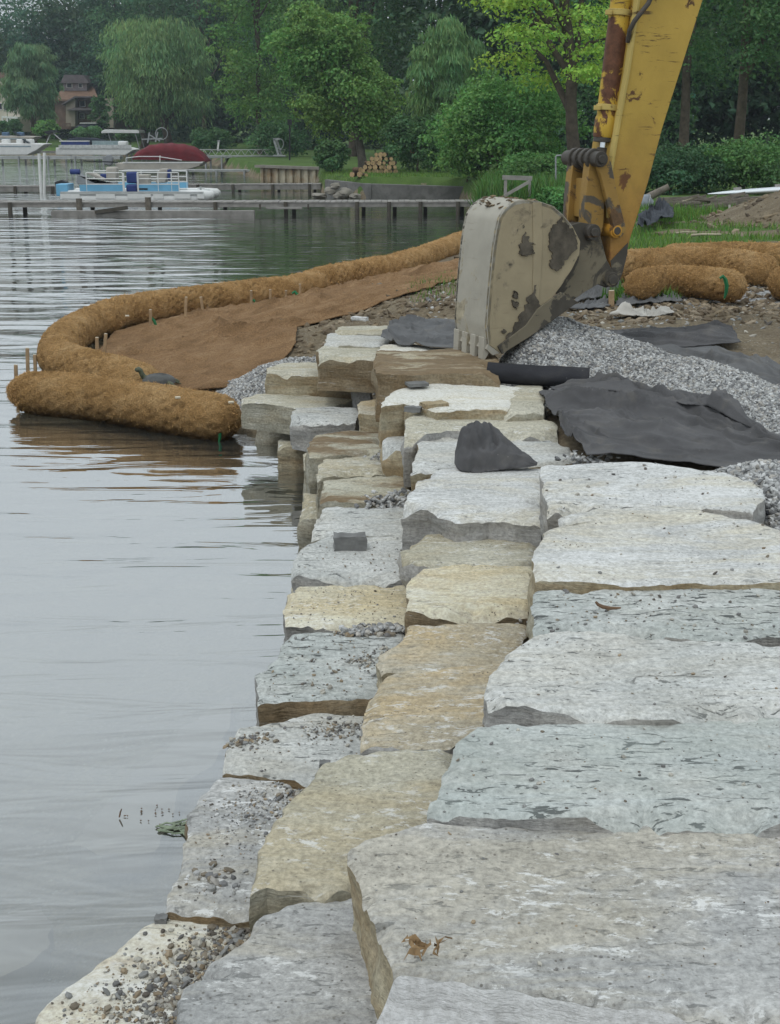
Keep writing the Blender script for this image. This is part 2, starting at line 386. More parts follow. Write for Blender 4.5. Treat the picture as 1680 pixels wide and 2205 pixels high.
def sstep(a, b, x):
    t = np.clip((x-a)/(b-a), 0, 1); return t*t*(3-2*t)
def ground(x, y):
    x = np.asarray(x, float); y = np.asarray(y, float); s = sdist(x, y)
    k = np.where(y < 9, .34, np.where(y < 34, .20, 2.5)); k = np.where((y >= 9) & (y < 34), .20, k)
    k = k*(1-sstep(30, 45, y)) + 2.5*sstep(30, 45, y)
    zl = np.minimum(s*k, .70 - .12*sstep(40, 60, y)) + .02
    zl = zl + .013*np.maximum(0, s-6)*sstep(30, 60, y)
    zl = np.minimum(zl, 4.0)
    lift = sstep(.45, 1.15, x)*sstep(5.5, 7.5, y)*(1-sstep(13, 16, y)); zl = np.where(s > 0, zl + (np.maximum(zl, .71)-zl)*lift, zl)
    zw = np.maximum(-.55, -.05 + .30*s) - .05
    z = np.where(s > 0, zl, zw)
    p = P3(x, y, 0)
    z = z + np.where(s > .3, .030*fbm(p*1.3, 5, 4) + .012*fbm(p*7, 9, 3), .012*fbm(p*2.5, 6, 3))
    z = z + .09*sstep(9.2, 10.5, y)*(1-sstep(22, 27, y))*sstep(.9, 2.0, x)
    z = z + np.where((s > .2) & (y < 30), .05*np.clip(fbm(p*2.4, 77, 4), 0, 1), 0)
    # spoil heap on the right
    r = np.hypot((x-9.6)/3.9, (y-24.5)/3.4); z = z + 1.22*np.clip(1-r, 0, 1)**.85*(1+.25*fbm(p*2.1, 12, 4))
    return z
def gz(x, y): return float(ground(np.array([x], float), np.array([y], float))[0])
def axis(segs):
    out = []
    for a, b, n in segs: out += list(np.linspace(a, b, n, endpoint=False))
    return np.array(out + [segs[-1][1]])
xs = axis([(-400,-60,30),(-60,-10,60),(-10,-4,30),(-4,7,170),(7,16,60),(16,60,40),(60,500,24)])
ys = axis([(-8,4,20),(4,9,50),(9,20,160),(20,34,110),(34,70,70),(70,135,50),(135,700,40)])
X, Y = np.meshgrid(xs, ys); Z = ground(X, Y)
S = sdist(X, Y)
grass = np.zeros_like(X)
pn = fbm(P3(X, Y, 2)*.9, 8, 4)
grass = np.where((Y > 34) & (S > .1), 1.0, 0.0)
gr_mid = sstep(13.2, 14.6, Y + .7*pn)*sstep(2.3, 3.0, X + .5*pn)
heap_d = np.hypot((X-9.6)/4.2, (Y-24.5)/3.8)
bare = sstep(.1, .5, fbm(P3(X*.35, Y*.9, 7), 21, 4) + .55*np.exp(-((Y-20.5)/1.4)**2)*sstep(3.6, 5.0, X))
gr_mid = gr_mid*(1-sstep(.85, 1.0, 2-heap_d*1.0 - 0.0) * (heap_d < 1.05))*(1-.9*bare)
grass = np.maximum(grass, np.where((Y > 12) & (S > 1), gr_mid, 0))
patch = np.exp(-(((X-1.0)/.8)**2 + ((Y-15.2)/1.0)**2))*1.2
grass = np.clip(np.maximum(grass, np.clip(patch + .5*pn, 0, .8)*(Y > 12)*(Y < 19)*(S > 1.6)), 0, 1)
gravel = np.clip(np.exp(-(((X-3.6)/1.5)**2 + ((Y-13.2)/.5)**2))*1.3, 0, 1)
colr = np.stack([grass, gravel, np.zeros_like(grass)], -1).reshape(-1, 3)
m, t, b, _ = new_mat('ground_soil')
v = coords(t, rnd=False)
at_ = nd(t, 'ShaderNodeAttribute', attribute_name='Col'); sx = nd(t, 'ShaderNodeSeparateColor', {0: at_.outputs['Color']})
n1 = noise(t, v, 1.6, 8, .65, .3); n2 = noise(t, v, 30, 6, .7)
soil = mixc(t, .5, ramp(t, n1, [(.3, (.13,.098,.062)), (.55, (.20,.16,.105)), (.75, (.29,.25,.18))]), ramp(t, n2, [(.3, .15), (.7, .9)]), 'OVERLAY')
stn = ramp(t, nd(t, 'ShaderNodeTexVoronoi', {'Vector': v, 'Scale': 34.0}).outputs['Distance'], [(.14, 1.0), (.24, 0.0)])
soil = mixc(t, mth(t, 'MULTIPLY', stn, ramp(t, noise(t, v, 2.7, 4), [(.42, 0.0), (.6, .9)])), soil, (.40,.39,.36))
grs = mixc(t, .4, ramp(t, noise(t, v, 1.1, 6, .6), [(.3, (.055,.105,.022)), (.7, (.11,.18,.04))]), ramp(t, noise(t, v, 45, 5, .7), [(.3, .1), (.7, .9)]), 'OVERLAY')
edge = mth(t, 'ADD', sx.outputs[0], mth(t, 'MULTIPLY', mth(t, 'SUBTRACT', noise(t, v, 9, 6, .7), .5), .9))
c = mixc(t, ramp(t, edge, [(.42, 0.0), (.56, 1.0)]), soil, grs)
grv = ramp(t, nd(t, 'ShaderNodeTexVoronoi', {'Vector': v, 'Scale': 55.0}).outputs['Color'], [(.2, (.20,.20,.20)), (.8, (.46,.46,.45))])
c = mixc(t, ramp(t, mth(t, 'ADD', sx.outputs[1], mth(t, 'MULTIPLY', mth(t, 'SUBTRACT', noise(t, v, 12, 5), .5), .8)), [(.45, 0.0), (.55, 1.0)]), c, grv)
setc(t, b, c, .95)
bump(t, b, mth(t, 'ADD', mth(t, 'MULTIPLY', noise(t, v, 8, 8, .7), 1.0), mth(t, 'MULTIPLY', n2, .5)), .9, .05)
GROUND_MAT = m
g = mesh_obj('ground', np.stack([X, Y, Z], -1).reshape(-1, 3), grid_faces(len(xs), len(ys)), GROUND_MAT, colr=colr, origin=(0,0,0))
tag(g, kind='structure')
# water: Fresnel reflection over murky, half see-through body
m = bpy.data.materials.new('lake_water'); m.use_nodes = True; t = m.node_tree; t.nodes.clear()
out = t.nodes.new('ShaderNodeOutputMaterial')
v0 = coords(t, rnd=False)
geo = nd(t, 'ShaderNodeSeparateXYZ', {0: v0})
# breeze: strong out on the lake, calm by the wall and in the lee of the docks
far = nd(t, 'ShaderNodeMapRange', {0: geo.outputs[1], 1: 9.5, 2: 17.0, 3: 0.0, 4: 1.0}).outputs[0]
lee = nd(t, 'ShaderNodeMapRange', {0: mth(t, 'ADD', mth(t, 'ADD', geo.outputs[0], mth(t, 'MULTIPLY', geo.outputs[1], .125)), mth(t, 'MULTIPLY', mth(t, 'SUBTRACT', noise(t, v0, .25, 4), .5), 2.4)), 1: -.9, 2: .7, 3: 1.0, 4: .07}).outputs[0]
wind = mth(t, 'MULTIPLY', far, lee)
rip = noise(t, nd(t, 'ShaderNodeMapping', {'Vector': v0, 'Scale': (.8, 2.3, 1), 'Rotation': (0,0,R(4))}).outputs[0], .62, 1.6, .45, .6)
fine = noise(t, nd(t, 'ShaderNodeMapping', {'Vector': v0, 'Scale': (2.2, 7.0, 1)}).outputs[0], 2.4, 3, .5, .3)
swl = noise(t, nd(t, 'ShaderNodeMapping', {'Vector': v0, 'Scale': (.55, 2.4, 1), 'Rotation': (0,0,R(-6))}).outputs[0], 1.5, 3, .45, .8)
hh = mth(t, 'ADD', mth(t, 'MULTIPLY', mth(t, 'ADD', rip, mth(t, 'MULTIPLY', fine, .035)), mth(t, 'ADD', mth(t, 'MULTIPLY', wind, .26), .003)), mth(t, 'MULTIPLY', swl, .036))
bp = nd(t, 'ShaderNodeBump', {'Height': hh, 'Strength': 1.0, 'Distance': .55})
gl = nd(t, 'ShaderNodeBsdfGlossy', {'Color': (1,1,1,1), 'Roughness': .03, 'Normal': bp.outputs[0]})
tr = nd(t, 'ShaderNodeBsdfTransparent', {'Color': (.84,.86,.80,1)})
df = nd(t, 'ShaderNodeBsdfDiffuse', {'Color': (.125,.145,.14,1)})
body = nd(t, 'ShaderNodeMixShader', {0: .30, 1: tr.outputs[0], 2: df.outputs[0]})
fr = nd(t, 'ShaderNodeLayerWeight', {'Blend': .5, 'Normal': bp.outputs[0]})
mx = nd(t, 'ShaderNodeMixShader', {0: mth(t, 'MULTIPLY', mth(t, 'POWER', fr.outputs['Facing'], 1.62), .98), 1: body.outputs[0], 2: gl.outputs[0]})
t.links.new(mx.outputs[0], out.inputs[0]); WATER = m
wv = np.array([(-500,-10,0),(500,-10,0),(500,300,0),(-500,300,0)], float)
tag(mesh_obj('lake', wv, [(0,1,2,3)], WATER, smooth=False, origin=(0,0,0)), kind='structure')

# ------------------------------------------------------------------ the stone wall
TZ = []
def T(*a, **k):
    o, G = slab(*a, **k); TZ.append((o, G)); return o, G
# top course, near to far
T1,G_T1 = T('huge grey slab nearest the viewer, with a brown broken left face', .76, [(852,2085),(1000,2100),(1120,2125),(1250,2158),(1420,2172),(1600,2215),(2050,2330)], [(745,1838),(840,1800),(930,1772),(1150,1768),(1400,1762),(1680,1766),(2050,1775)], Lp=[(812,1995),(778,1905)], th=.27, top='grey', side='pale', left='tan', chip=.9, dzb=.0, slope=.13)
T2,G_T2 = T('big bluish-green slab covered with dark flaked cracks, its left corner chipped', .80, [(915,1732),(1010,1745),(1180,1757),(1340,1762),(1500,1766),(1680,1770),(2050,1792)], [(1000,1566),(1110,1549),(1350,1541),(1680,1541),(2000,1552)], Lp=[(948,1668),(978,1604)], th=.22, top='blue', side='grey', chip=1.2)
T3,G_T3 = T('pale blue-grey slab with a curved left end and a tapering grey face in front', .825, [(1045,1507),(1130,1516),(1220,1531),(1370,1541),(1680,1533),(1980,1528)], [(1135,1375),(1200,1362),(1280,1358),(1400,1370),(1680,1387),(1950,1402)], Lp=[(1052,1450),(1085,1408)], th=.22, top='pale', side='grey', chip=.6)
T4,G_T4 = T('blue-grey slab with a curled twig on it and a yellowish left face', .835, [(1158,1362),(1280,1355),(1450,1366),(1600,1383),(1660,1368),(1900,1375)], [(1150,1266),(1350,1259),(1600,1256),(1900,1285)], Lp=[(1150,1305)], th=.24, top='bluegrey', side='grey', left='buff', chip=.7)
T5,G_T5 = T('largest pale slab with cream streaks at its left side and humped far edge', .85, [(1150,1247),(1200,1250),(1370,1263),(1480,1256),(1700,1256),(1950,1270)], [(1205,1108),(1290,1093),(1440,1080),(1560,1095),(1680,1135),(1900,1185)], Lp=[(1150,1212),(1172,1135),(1200,1130)], th=.24, top='white', side='tan', chip=.7, dzb=.03)
T6,G_T6 = T('white and grey slab, farthest of the top course, with a dark broken right corner', .88, [(1178,1095),(1290,1088),(1420,1086),(1560,1090),(1625,1098)], [(1168,1000),(1280,992),(1430,995),(1560,1015),(1640,1050)], Lp=[(1166,1030)], Rp=[(1640,1070)], th=.25, top='white', side='grey', chip=1.0)
# middle course
T('grey slab at the bottom edge, between the pebbled stone and the huge near slab', .56, [(365,2225),(450,2290),(600,2320),(840,2330),(1000,2330)], [(592,1956),(650,1938),(735,1928),(860,1915),(1000,1910)], Lp=[(388,2120),(432,2080),(500,2020),(550,1985)], th=.22, top='grey', side='buff', chip=.7)
T('brownish grey slab with a rounded greenish front face', .585, [(530,1915),(560,1904),(640,1906),(690,1917),(735,1902),(900,1880)], [(690,1646),(745,1622),(800,1614),(880,1611),(1000,1606)], Lp=[(555,1835),(606,1765),(640,1710),(665,1680)], th=.22, top='buff', side='buff', chip=1.0)
T('tan speckled slab with two dark wet spots near its front edge', .59, [(777,1597),(850,1602),(960,1606),(1000,1592),(1100,1590)], [(838,1440),(900,1432),(1000,1430),(1100,1428)], Lp=[(776,1545),(796,1490),(822,1462)], th=.22, top='tan', side='grey', chip=.6)
T('tan slab with a notched brown left end and a pale dusted back corner', .585, [(822,1442),(900,1440),(1000,1438),(1110,1436)], [(880,1345),(960,1342),(1050,1340),(1140,1340)], Lp=[(822,1402),(870,1374)], th=.22, top='tan', side='tan', chip=.6)
T('cream slab with a black gap and loose gravel under its front edge', .60, [(876,1308),(930,1320),(1010,1319),(1140,1312)], [(905,1224),(960,1216),(1060,1214),(1150,1218)], Lp=[(876,1275),(886,1240)], th=.20, top='cream', side='brown', chip=.9)
T('flat grey slab in front of the white chipped block', .60, [(868,1202),(900,1216),(1010,1216),(1150,1214)], [(900,1150),(960,1144),(1060,1140),(1175,1136)], Lp=[(862,1185)], th=.21, top='buff', side='grey', chip=.7)
T7,G_T7 = T('white chalky block with chipped grey front and brown left corner', .70, [(862,1096),(930,1100),(985,1120),(1050,1112),(1110,1116),(1174,1124)], [(940,1012),(1000,1001),(1080,1000),(1172,1003)], Lp=[(890,1056),(908,1036)], th=.24, top='white', side='grey', left='tan', chip=1.3, terr=1.6)
T8b,G_T8b = T('pale layered slab under the black fabric bundle', .70, [(886,1018),(960,1010),(1080,1003),(1260,990)], [(905,945),(1000,930),(1150,925),(1242,972)], Lp=[(895,965)], th=.30, top='pale', side='tan', chip=1.1, terr=1.6)
T8,G_T8 = T('tan-topped layered slab just behind the black fabric bundle', .74, [(872,938),(960,924),(1080,930),(1200,932)], [(880,890),(950,878),(1060,882),(1195,904)], Lp=[(872,905)], th=.30, top='buff', side='grey', chip=1.1, terr=1.6)
T10,G_T10 = T('bright pale slab with brown front corner, in front of the muddy block', .80, [(822,872),(870,866),(935,884),(1030,880),(1092,882)], [(850,828),(940,822),(1050,824),(1125,834)], Lp=[(828,852)], Rp=[(1118,856)], th=.27, top='chalk', side='tan', chip=.8)
T('buff block at the right end beside the dark fabric', .80, [(1085,886),(1172,882)], [(1110,818),(1170,820)], th=.26, top='buff', side='buff', chip=.6)
T11,G_T11 = T('mud-covered block under the excavator bucket', .88, [(808,800),(860,806),(930,800),(1000,802),(1075,808)], [(815,752),(880,752),(980,752),(1070,760)], Lp=[(802,776)], th=.33, top='mud', side='brown', chip=1.4, terr=1.5)
T('bright strip of slab behind the mud-covered block', .86, [(815,756),(900,764),(990,768)], [(820,738),(900,742),(990,752)], th=.30, top='chalk', side='buff', chip=.5)
T('pale slab with a dark gap under it, nearest of three layers by the gravel', .80, [(685,770),(745,773),(830,776)], [(682,740),(760,742),(822,744)], th=.24, top='buff', side='brown', chip=.7)
T('middle pale slab of three layers by the gravel heap', .82, [(700,741),(760,742),(832,744)], [(706,717),(770,716),(845,716)], th=.26, top='pale', side='buff', chip=.7)
T('farthest pale slab of three layers, partly under crumpled fabric', .84, [(715,718),(780,716),(860,717)], [(730,699),(780,697),(870,697)], th=.30, top='buff', side='buff', chip=.7)
# blocks standing between middle and low courses at the far end
T('long block with rusty brown front face below the pale layered slabs', .60, [(574,800),(640,806),(720,806),(760,804)], [(600,780),(680,776),(765,775)], Lp=[(574,790)], th=.26, top='buff', side='tan', chip=.8)
T('light grey block turned sideways at the right end of the rusty block', .60, [(757,822),(800,826)], [(752,800),(800,798)], th=.26, top='pale', side='grey', chip=.7)
T('small brown block with rounded left face under the bright slab', .58, [(772,886),(806,892),(845,894)], [(776,860),(815,858),(850,862)], th=.22, top='tan', side='tan', chip=.9)
T('tall tan-faced block standing beside the white layered slabs', .60, [(828,960),(885,968)], [(830,938),(885,936)], th=.24, top='pale', side='tan', chip=.8)
# low course
L1,G_L1 = T('cream stone strewn with brown and grey pebbles at bottom left', .34, [(55,2225),(150,2300),(400,2330),(620,2320)], [(352,1978),(440,1968),(520,1975),(650,1990)], Lp=[(98,2155),(180,2097),(250,2048),(305,2000)], th=.24, top='chalk', side='buff', chip=.5, jag=.7)
L2,G_L2 = T('grey slab with grit and small stones, second from the bottom on the lake side', .375, [(360,1956),(430,1962),(500,1970),(640,1980)], [(472,1668),(560,1672),(680,1684),(780,1700)], Lp=[(366,1925),(392,1840),(405,1760),(445,1700)], th=.24, top='grey', side='brown', chip=.8)
L3,G_L3 = T('light grey slab with a thin dark crack and grit at its left end', .385, [(474,1660),(560,1663),(640,1672),(720,1678),(840,1682)], [(508,1572),(600,1552),(690,1536),(790,1540),(880,1545)], Lp=[(482,1620),(500,1592)], th=.22, top='pale', side='brown', chip=.8)
L4,G_L4 = T('blue-grey slab with dark pebbles and a deep brown front face', .43, [(555,1510),(640,1503),(785,1496),(860,1490)], [(620,1362),(700,1356),(870,1352)], Lp=[(550,1450),(590,1412),(608,1388)], th=.26, top='bluegrey', side='brown', left='grey', chip=.5)
L5,G_L5 = T('cream slab with grey left face overhanging the water', .42, [(613,1345),(700,1348),(800,1348),(890,1345)], [(640,1260),(740,1256),(890,1254)], Lp=[(613,1300),(622,1275)], th=.24, top='cream', side='grey', chip=.6)
L6,G_L6 = T('grey slab carrying a small square grey stone', .41, [(622,1229),(700,1243),(800,1244),(890,1243)], [(690,1158),(780,1156),(890,1152)], Lp=[(640,1195),(660,1175)], th=.24, top='pale', side='grey', chip=.7)
T('grey speckled slab behind the small square grey stone', .42, [(672,1146),(740,1152),(880,1150)], [(700,1090),(780,1086),(880,1084)], Lp=[(678,1112)], th=.24, top='pale', side='buff', chip=.8)
T('tan layered slab with gravel spilled on its right end', .44, [(690,1078),(760,1080),(885,1072)], [(700,1030),(780,1024),(890,1018)], Lp=[(692,1050)], th=.26, top='halfmud', side='buff', chip=.8, terr=1.5)
T('buff slab behind the tan layered slab', .45, [(685,1028),(760,1018),(885,1012)], [(700,985),(780,980),(890,970)], Lp=[(685,1000)], th=.28, top='buff', side='buff', chip=.9)
T('brown-stained slab with a grey-green left face', .46, [(664,985),(720,978),(830,968)], [(680,934),(750,926),(835,925)], Lp=[(664,950)], th=.30, top='halfmud', side='buff', chip=.8)
T('block with a pale top and flat grey front face beside the brown-stained slab', .44, [(622,900),(665,908),(770,905)], [(640,877),(700,876),(775,876)], th=.22, top='pale', side='grey', chip=.6)
T('long greenish block against the end of the front coir log', .44, [(520,862),(570,868),(630,876),(700,880)], [(540,848),(640,846),(765,858)], th=.21, top='buff', side='buff', chip=.8)
# lowest course, standing in the water
def U(label, px0, px1, ytop, ybase, depth=.35, side='buff', z0=-.25):
    a = at(px0, ybase, 0.0); b_ = at(px1, ybase, 0.0); Yc = a[1]
    zt = atY(px0, ytop, Yc)[2]
    # express the block through its top edges
    def pr(p):
        x, y, z = p[0], p[1], p[2]-H; f = y*_cp - z*_sp; u = y*_sp + z*_cp
        return (PX + F*x/f, PY - F*u/f)
    Fp = [pr((a[0], Yc, zt)), pr(((a[0]+b_[0])/2, Yc-.03, zt)), pr((b_[0], Yc, zt))]
    Bp = [pr((a[0], Yc+depth, zt)), pr((b_[0], Yc+depth, zt))]
    return slab(label, zt, Fp, Bp, th=zt-z0, top='buff', side=side, chip=1.3, res=.02)
U('small rough stone at the waterline under the long greenish block', 530, 562, 900, 922)
U('rough tan stone standing in the water beside the front coir log', 556, 622, 918, 956)
U('rounded brown stone at the waterline under the flat grey block', 600, 664, 958, 1008, side='tan')
U('rough stone in the water at the inner corner of the wall', 655, 700, 995, 1085, side='buff')
U('pale rough stone standing below the grey speckled slab', 648, 700, 1095, 1180, side='buff')
U('grey footing stone in the water under the cream slab', 622, 690, 1290, 1335, side='grey')
# ------------------------------------------------------------------ coir logs, mat, stakes
def coir_mat(name, c0, c1, c2, net=True):
    m, t, b, _ = new_mat(name); v = coords(t, rnd=False)
    at_ = nd(t, 'ShaderNodeAttribute', attribute_name='Col'); sp = nd(t, 'ShaderNodeSeparateColor', {0: at_.outputs['Color']})
    n1 = noise(t, v, 3.0, 7, .65, .4); n2 = noise(t, v, 70, 5, .75)
    c = ramp(t, n1, [(.32, c0), (.52, c1), (.72, c2)])
    c = mixc(t, .55, c, ramp(t, n2, [(.28, .05), (.72, .95)]), 'OVERLAY')
    # soaked band close to the water
    c = mixc(t, mth(t, 'MULTIPLY', sp.outputs[0], .75), c, tuple(x*.28 for x in c0))
    c = mixc(t, mth(t, 'MULTIPLY', sp.outputs[1], .8), c, tuple(x*.32 for x in c0))
    setc(t, b, c, .95); b.inputs['Specular IOR Level'].default_value = .1
    bump(t, b, mth(t, 'ADD', n2, mth(t, 'MULTIPLY', noise(t, v, 22, 6, .7), 1.2)), 1.0, .03)
    return m
COIR = coir_mat('coir_fibre', (.31,.175,.065), (.46,.275,.115), (.58,.38,.185))
COIR2 = coir_mat('coir_mat_cloth', (.235,.14,.07), (.34,.205,.105), (.43,.28,.155))
mF, tF, bF, _ = new_mat('coir_hair')
aF = nd(tF, 'ShaderNodeAttribute', attribute_name='Col'); setc(tF, bF, aF.outputs['Color'], .9); bF.inputs['Specular IOR Level'].default_value = .1
def smooth_path(pts, n):
    pts = np.asarray(pts, float); m = len(pts); out = []
    for q in np.linspace(0, m-1-1e-6, n):
        i = int(q); f = q-i; p0 = pts[max(i-1,0)]; p1 = pts[i]; p2 = pts[min(i+1,m-1)]; p3 = pts[min(i+2,m-1)]
        out.append(.5*((2*p1)+(-p0+p2)*f+(2*p0-5*p1+4*p2-p3)*f*f+(-p0+3*p1-3*p2+p3)*f**3))
    return np.array(out)
def coir_log(label, pts, rad, seed, hairs=9000, name='coir_log', group='coir logs', wetz=.10, hl=.020):
    """pts: world points of the axis"""
    L = sum(np.linalg.norm(np.subtract(a, b)) for a, b in zip(pts[1:], pts[:-1])); n = int(max(40, L/.035)); k = 44
    C = smooth_path(pts, n); tg = np.gradient(C, axis=0); tg /= np.linalg.norm(tg, axis=1)[:, None]
    side = np.cross(tg, (0,0,1.0)); side /= np.linalg.norm(side, axis=1)[:, None]; up = np.cross(side, tg)
    s = np.r_[0, np.cumsum(np.linalg.norm(np.diff(C, axis=0), axis=1))]
    e = np.minimum(s, s[-1]-s); cap = np.sqrt(np.clip(1-(1-np.clip(e/(rad*1.05), 0, 1))**2, 0.0, 1)); cap = np.maximum(cap, .02)
    a = np.linspace(0, 2*np.pi, k, endpoint=False)
    A, Sg = np.meshgrid(a, s)
    rr = rad*(1 + .07*fbm(P3(Sg*1.7, seed*3.1, 0), seed, 3) + .05*fbm(P3(np.cos(A)*1.2, np.sin(A)*1.2, Sg*2.5), seed+1, 3))
    # netting: cords cross the log in two diagonals and pinch it into cushions
    ph = 2*np.pi
    cords = np.minimum(np.abs(((A/ph*13 + Sg/.22) % 1)-.5), np.abs(((A/ph*13 - Sg/.22) % 1)-.5))
    rr *= (1 - .045*np.exp(-((.5-cords)/.10)**2)*0 - .10*np.clip(1-cords/.15, 0, 1))
    rr = rr*cap[:, None]
    rr += (.012*fbm(P3(np.cos(A)*rad*22, np.sin(A)*rad*22, Sg*22), seed+2, 3))*cap[:, None]
    V = C[:, None, :] + (side[:, None, :]*np.cos(A)[..., None] + up[:, None, :]*(np.sin(A)*.93)[..., None])*rr[..., None]
    i = np.arange(n*k).reshape(n, k)
    Fc = np.stack([i[:-1].ravel(), np.roll(i[:-1], -1, 1).ravel(), np.roll(i[1:], -1, 1).ravel(), i[1:].ravel()], 1)
    wet = np.clip((wetz - V[..., 2])/.07 + .3*fbm(V*6, 4, 3), 0, 1)
    net_ = np.clip(1-cords/.10, 0, 1)*np.clip(.5+fbm(V*4, seed, 3)*1.5, 0, 1); colr = np.stack([wet, net_, wet], -1).reshape(-1, 3)
    o = mesh_obj(name, V.reshape(-1, 3), Fc, COIR, colr=colr); tag(o, label, 'coir log', group)
    # loose fibres
    hairs = int(hairs*.62); r = np.random.default_rng(seed); hi = r.integers(1, n-1, hairs); hj = r.integers(0, k, hairs)
    p = V[hi, hj]; nrm = side[hi]*np.cos(a[hj])[:, None] + up[hi]*np.sin(a[hj])[:, None]
    keep = p[:, 2] > .0; p = p[keep]; nrm = nrm[keep]; hi = hi[keep]; N = len(p)
    dirn = nrm*.38 + r.normal(0, .55, (N, 3)) + tg[hi]*r.normal(0, .6, (N, 1)); dirn /= np.linalg.norm(dirn, axis=1)[:, None]
    ln = hl*r.uniform(.5, 1.5, (N, 1)); wd = np.cross(dirn, r.normal(0, 1, (N, 3))); wd /= np.linalg.norm(wd, axis=1)[:, None]
    ww = .0015*(np.linalg.norm(p.mean(0))/12); p0 = p - nrm*.004
    mid = p0 + dirn*ln*.55 + nrm*ln*.10; tip = p0 + dirn*ln
    HV = np.stack([p0-wd*ww, p0+wd*ww, mid+wd*ww, mid-wd*ww, tip], 1).reshape(-1, 3)
    q = np.arange(N)*5; HF = [None]
    quads = np.stack([q, q+1, q+2, q+3], 1); tris = np.stack([q+3, q+2, q+4, q+4], 1)
    base = np.array([(.55,.335,.14)])*r.uniform(.55, 1.45, (N, 1))*np.array([[1, 1, 1]]) ; base = base*(1-.7*np.clip((wetz-p[:, 2:3])/.07, 0, 1))
    hc = np.repeat(base, 5, 0)
    faces = quads.tolist() + [(int(x[0]), int(x[1]), int(x[2])) for x in tris]
    lo = np.array(o.location)
    h = mesh_obj('loose_fibre', HV-lo, faces, mF, parent=o, colr=hc, smooth=False); tag(h, kind='stuff')
    return o
def pz(lst): return [at(x, y, z) for x, y, z in lst]
coir_log('front coir log lying in the water and butting against the stone wall', pz([(516,903,.16),(470,899,.16),(400,889,.16),(300,872,.17),(200,857,.17),(110,848,.17),(45,846,.17),(20,848,.17)]), .215, 11, 15000)
coir_log('second coir log row behind the turtle, dropping to the end of the long bank log', pz([(330,836,.13),(250,812,.15),(185,795,.16),(128,772,.17),(135,738,.17),(168,712,.17),(215,688,.17),(250,676,.17)]), .215, 12, 13000)
coir_log('long coir log curving along the lake edge from the corner to mid bank', pz([(205,698,.17),(245,679,.18),(300,667,.18),(390,654,.18),(480,643,.18),(560,633,.18),(620,626,.18),(690,608,.19)]), .225, 13, 16000, hl=.028)
coir_log('far coir log running along the lake edge towards the excavator bucket', pz([(672,610,.18),(720,600,.19),(800,585,.19),(870,570,.19),(930,549,.20),(1000,521,.21),(1060,500,.22)]), .235, 14, 12000, hl=.032)
coir_log('low flattened coir roll between the turtle and the stone wall', pz([(350,828,.05),(420,836,.06),(480,846,.07),(560,842,.10)]), .14, 15, 5000)
zg = gz(*at(1480, 620, .85)[:2])
coir_log('short coir log with a green tie lying loose on the land', pz([(1368,618,zg+.17),(1420,606,zg+.17),(1500,606,zg+.17),(1596,620,zg+.17)]), .165, 16, 7000, wetz=-9)
coir_log('long coir log on the grass behind the short loose one', pz([(1300,578,zg+.19),(1400,571,zg+.19),(1500,568,zg+.19),(1600,575,zg+.19),(1655,586,zg+.19)]), .19, 17, 7000, wetz=-9, hl=.028)
coir_log('farthest coir log on the grass, its end beyond the right edge', pz([(1420,560,zg+.17),(1550,556,zg+.17),(1650,556,zg+.17),(1800,562,zg+.17)]), .19, 18, 5000, wetz=-9, hl=.028)
coir_log('coir log just showing its rounded end at the right edge', pz([(1672,612,zg+.17),(1720,606,zg+.17),(1800,600,zg+.17)]), .18, 19, 3000, wetz=-9)
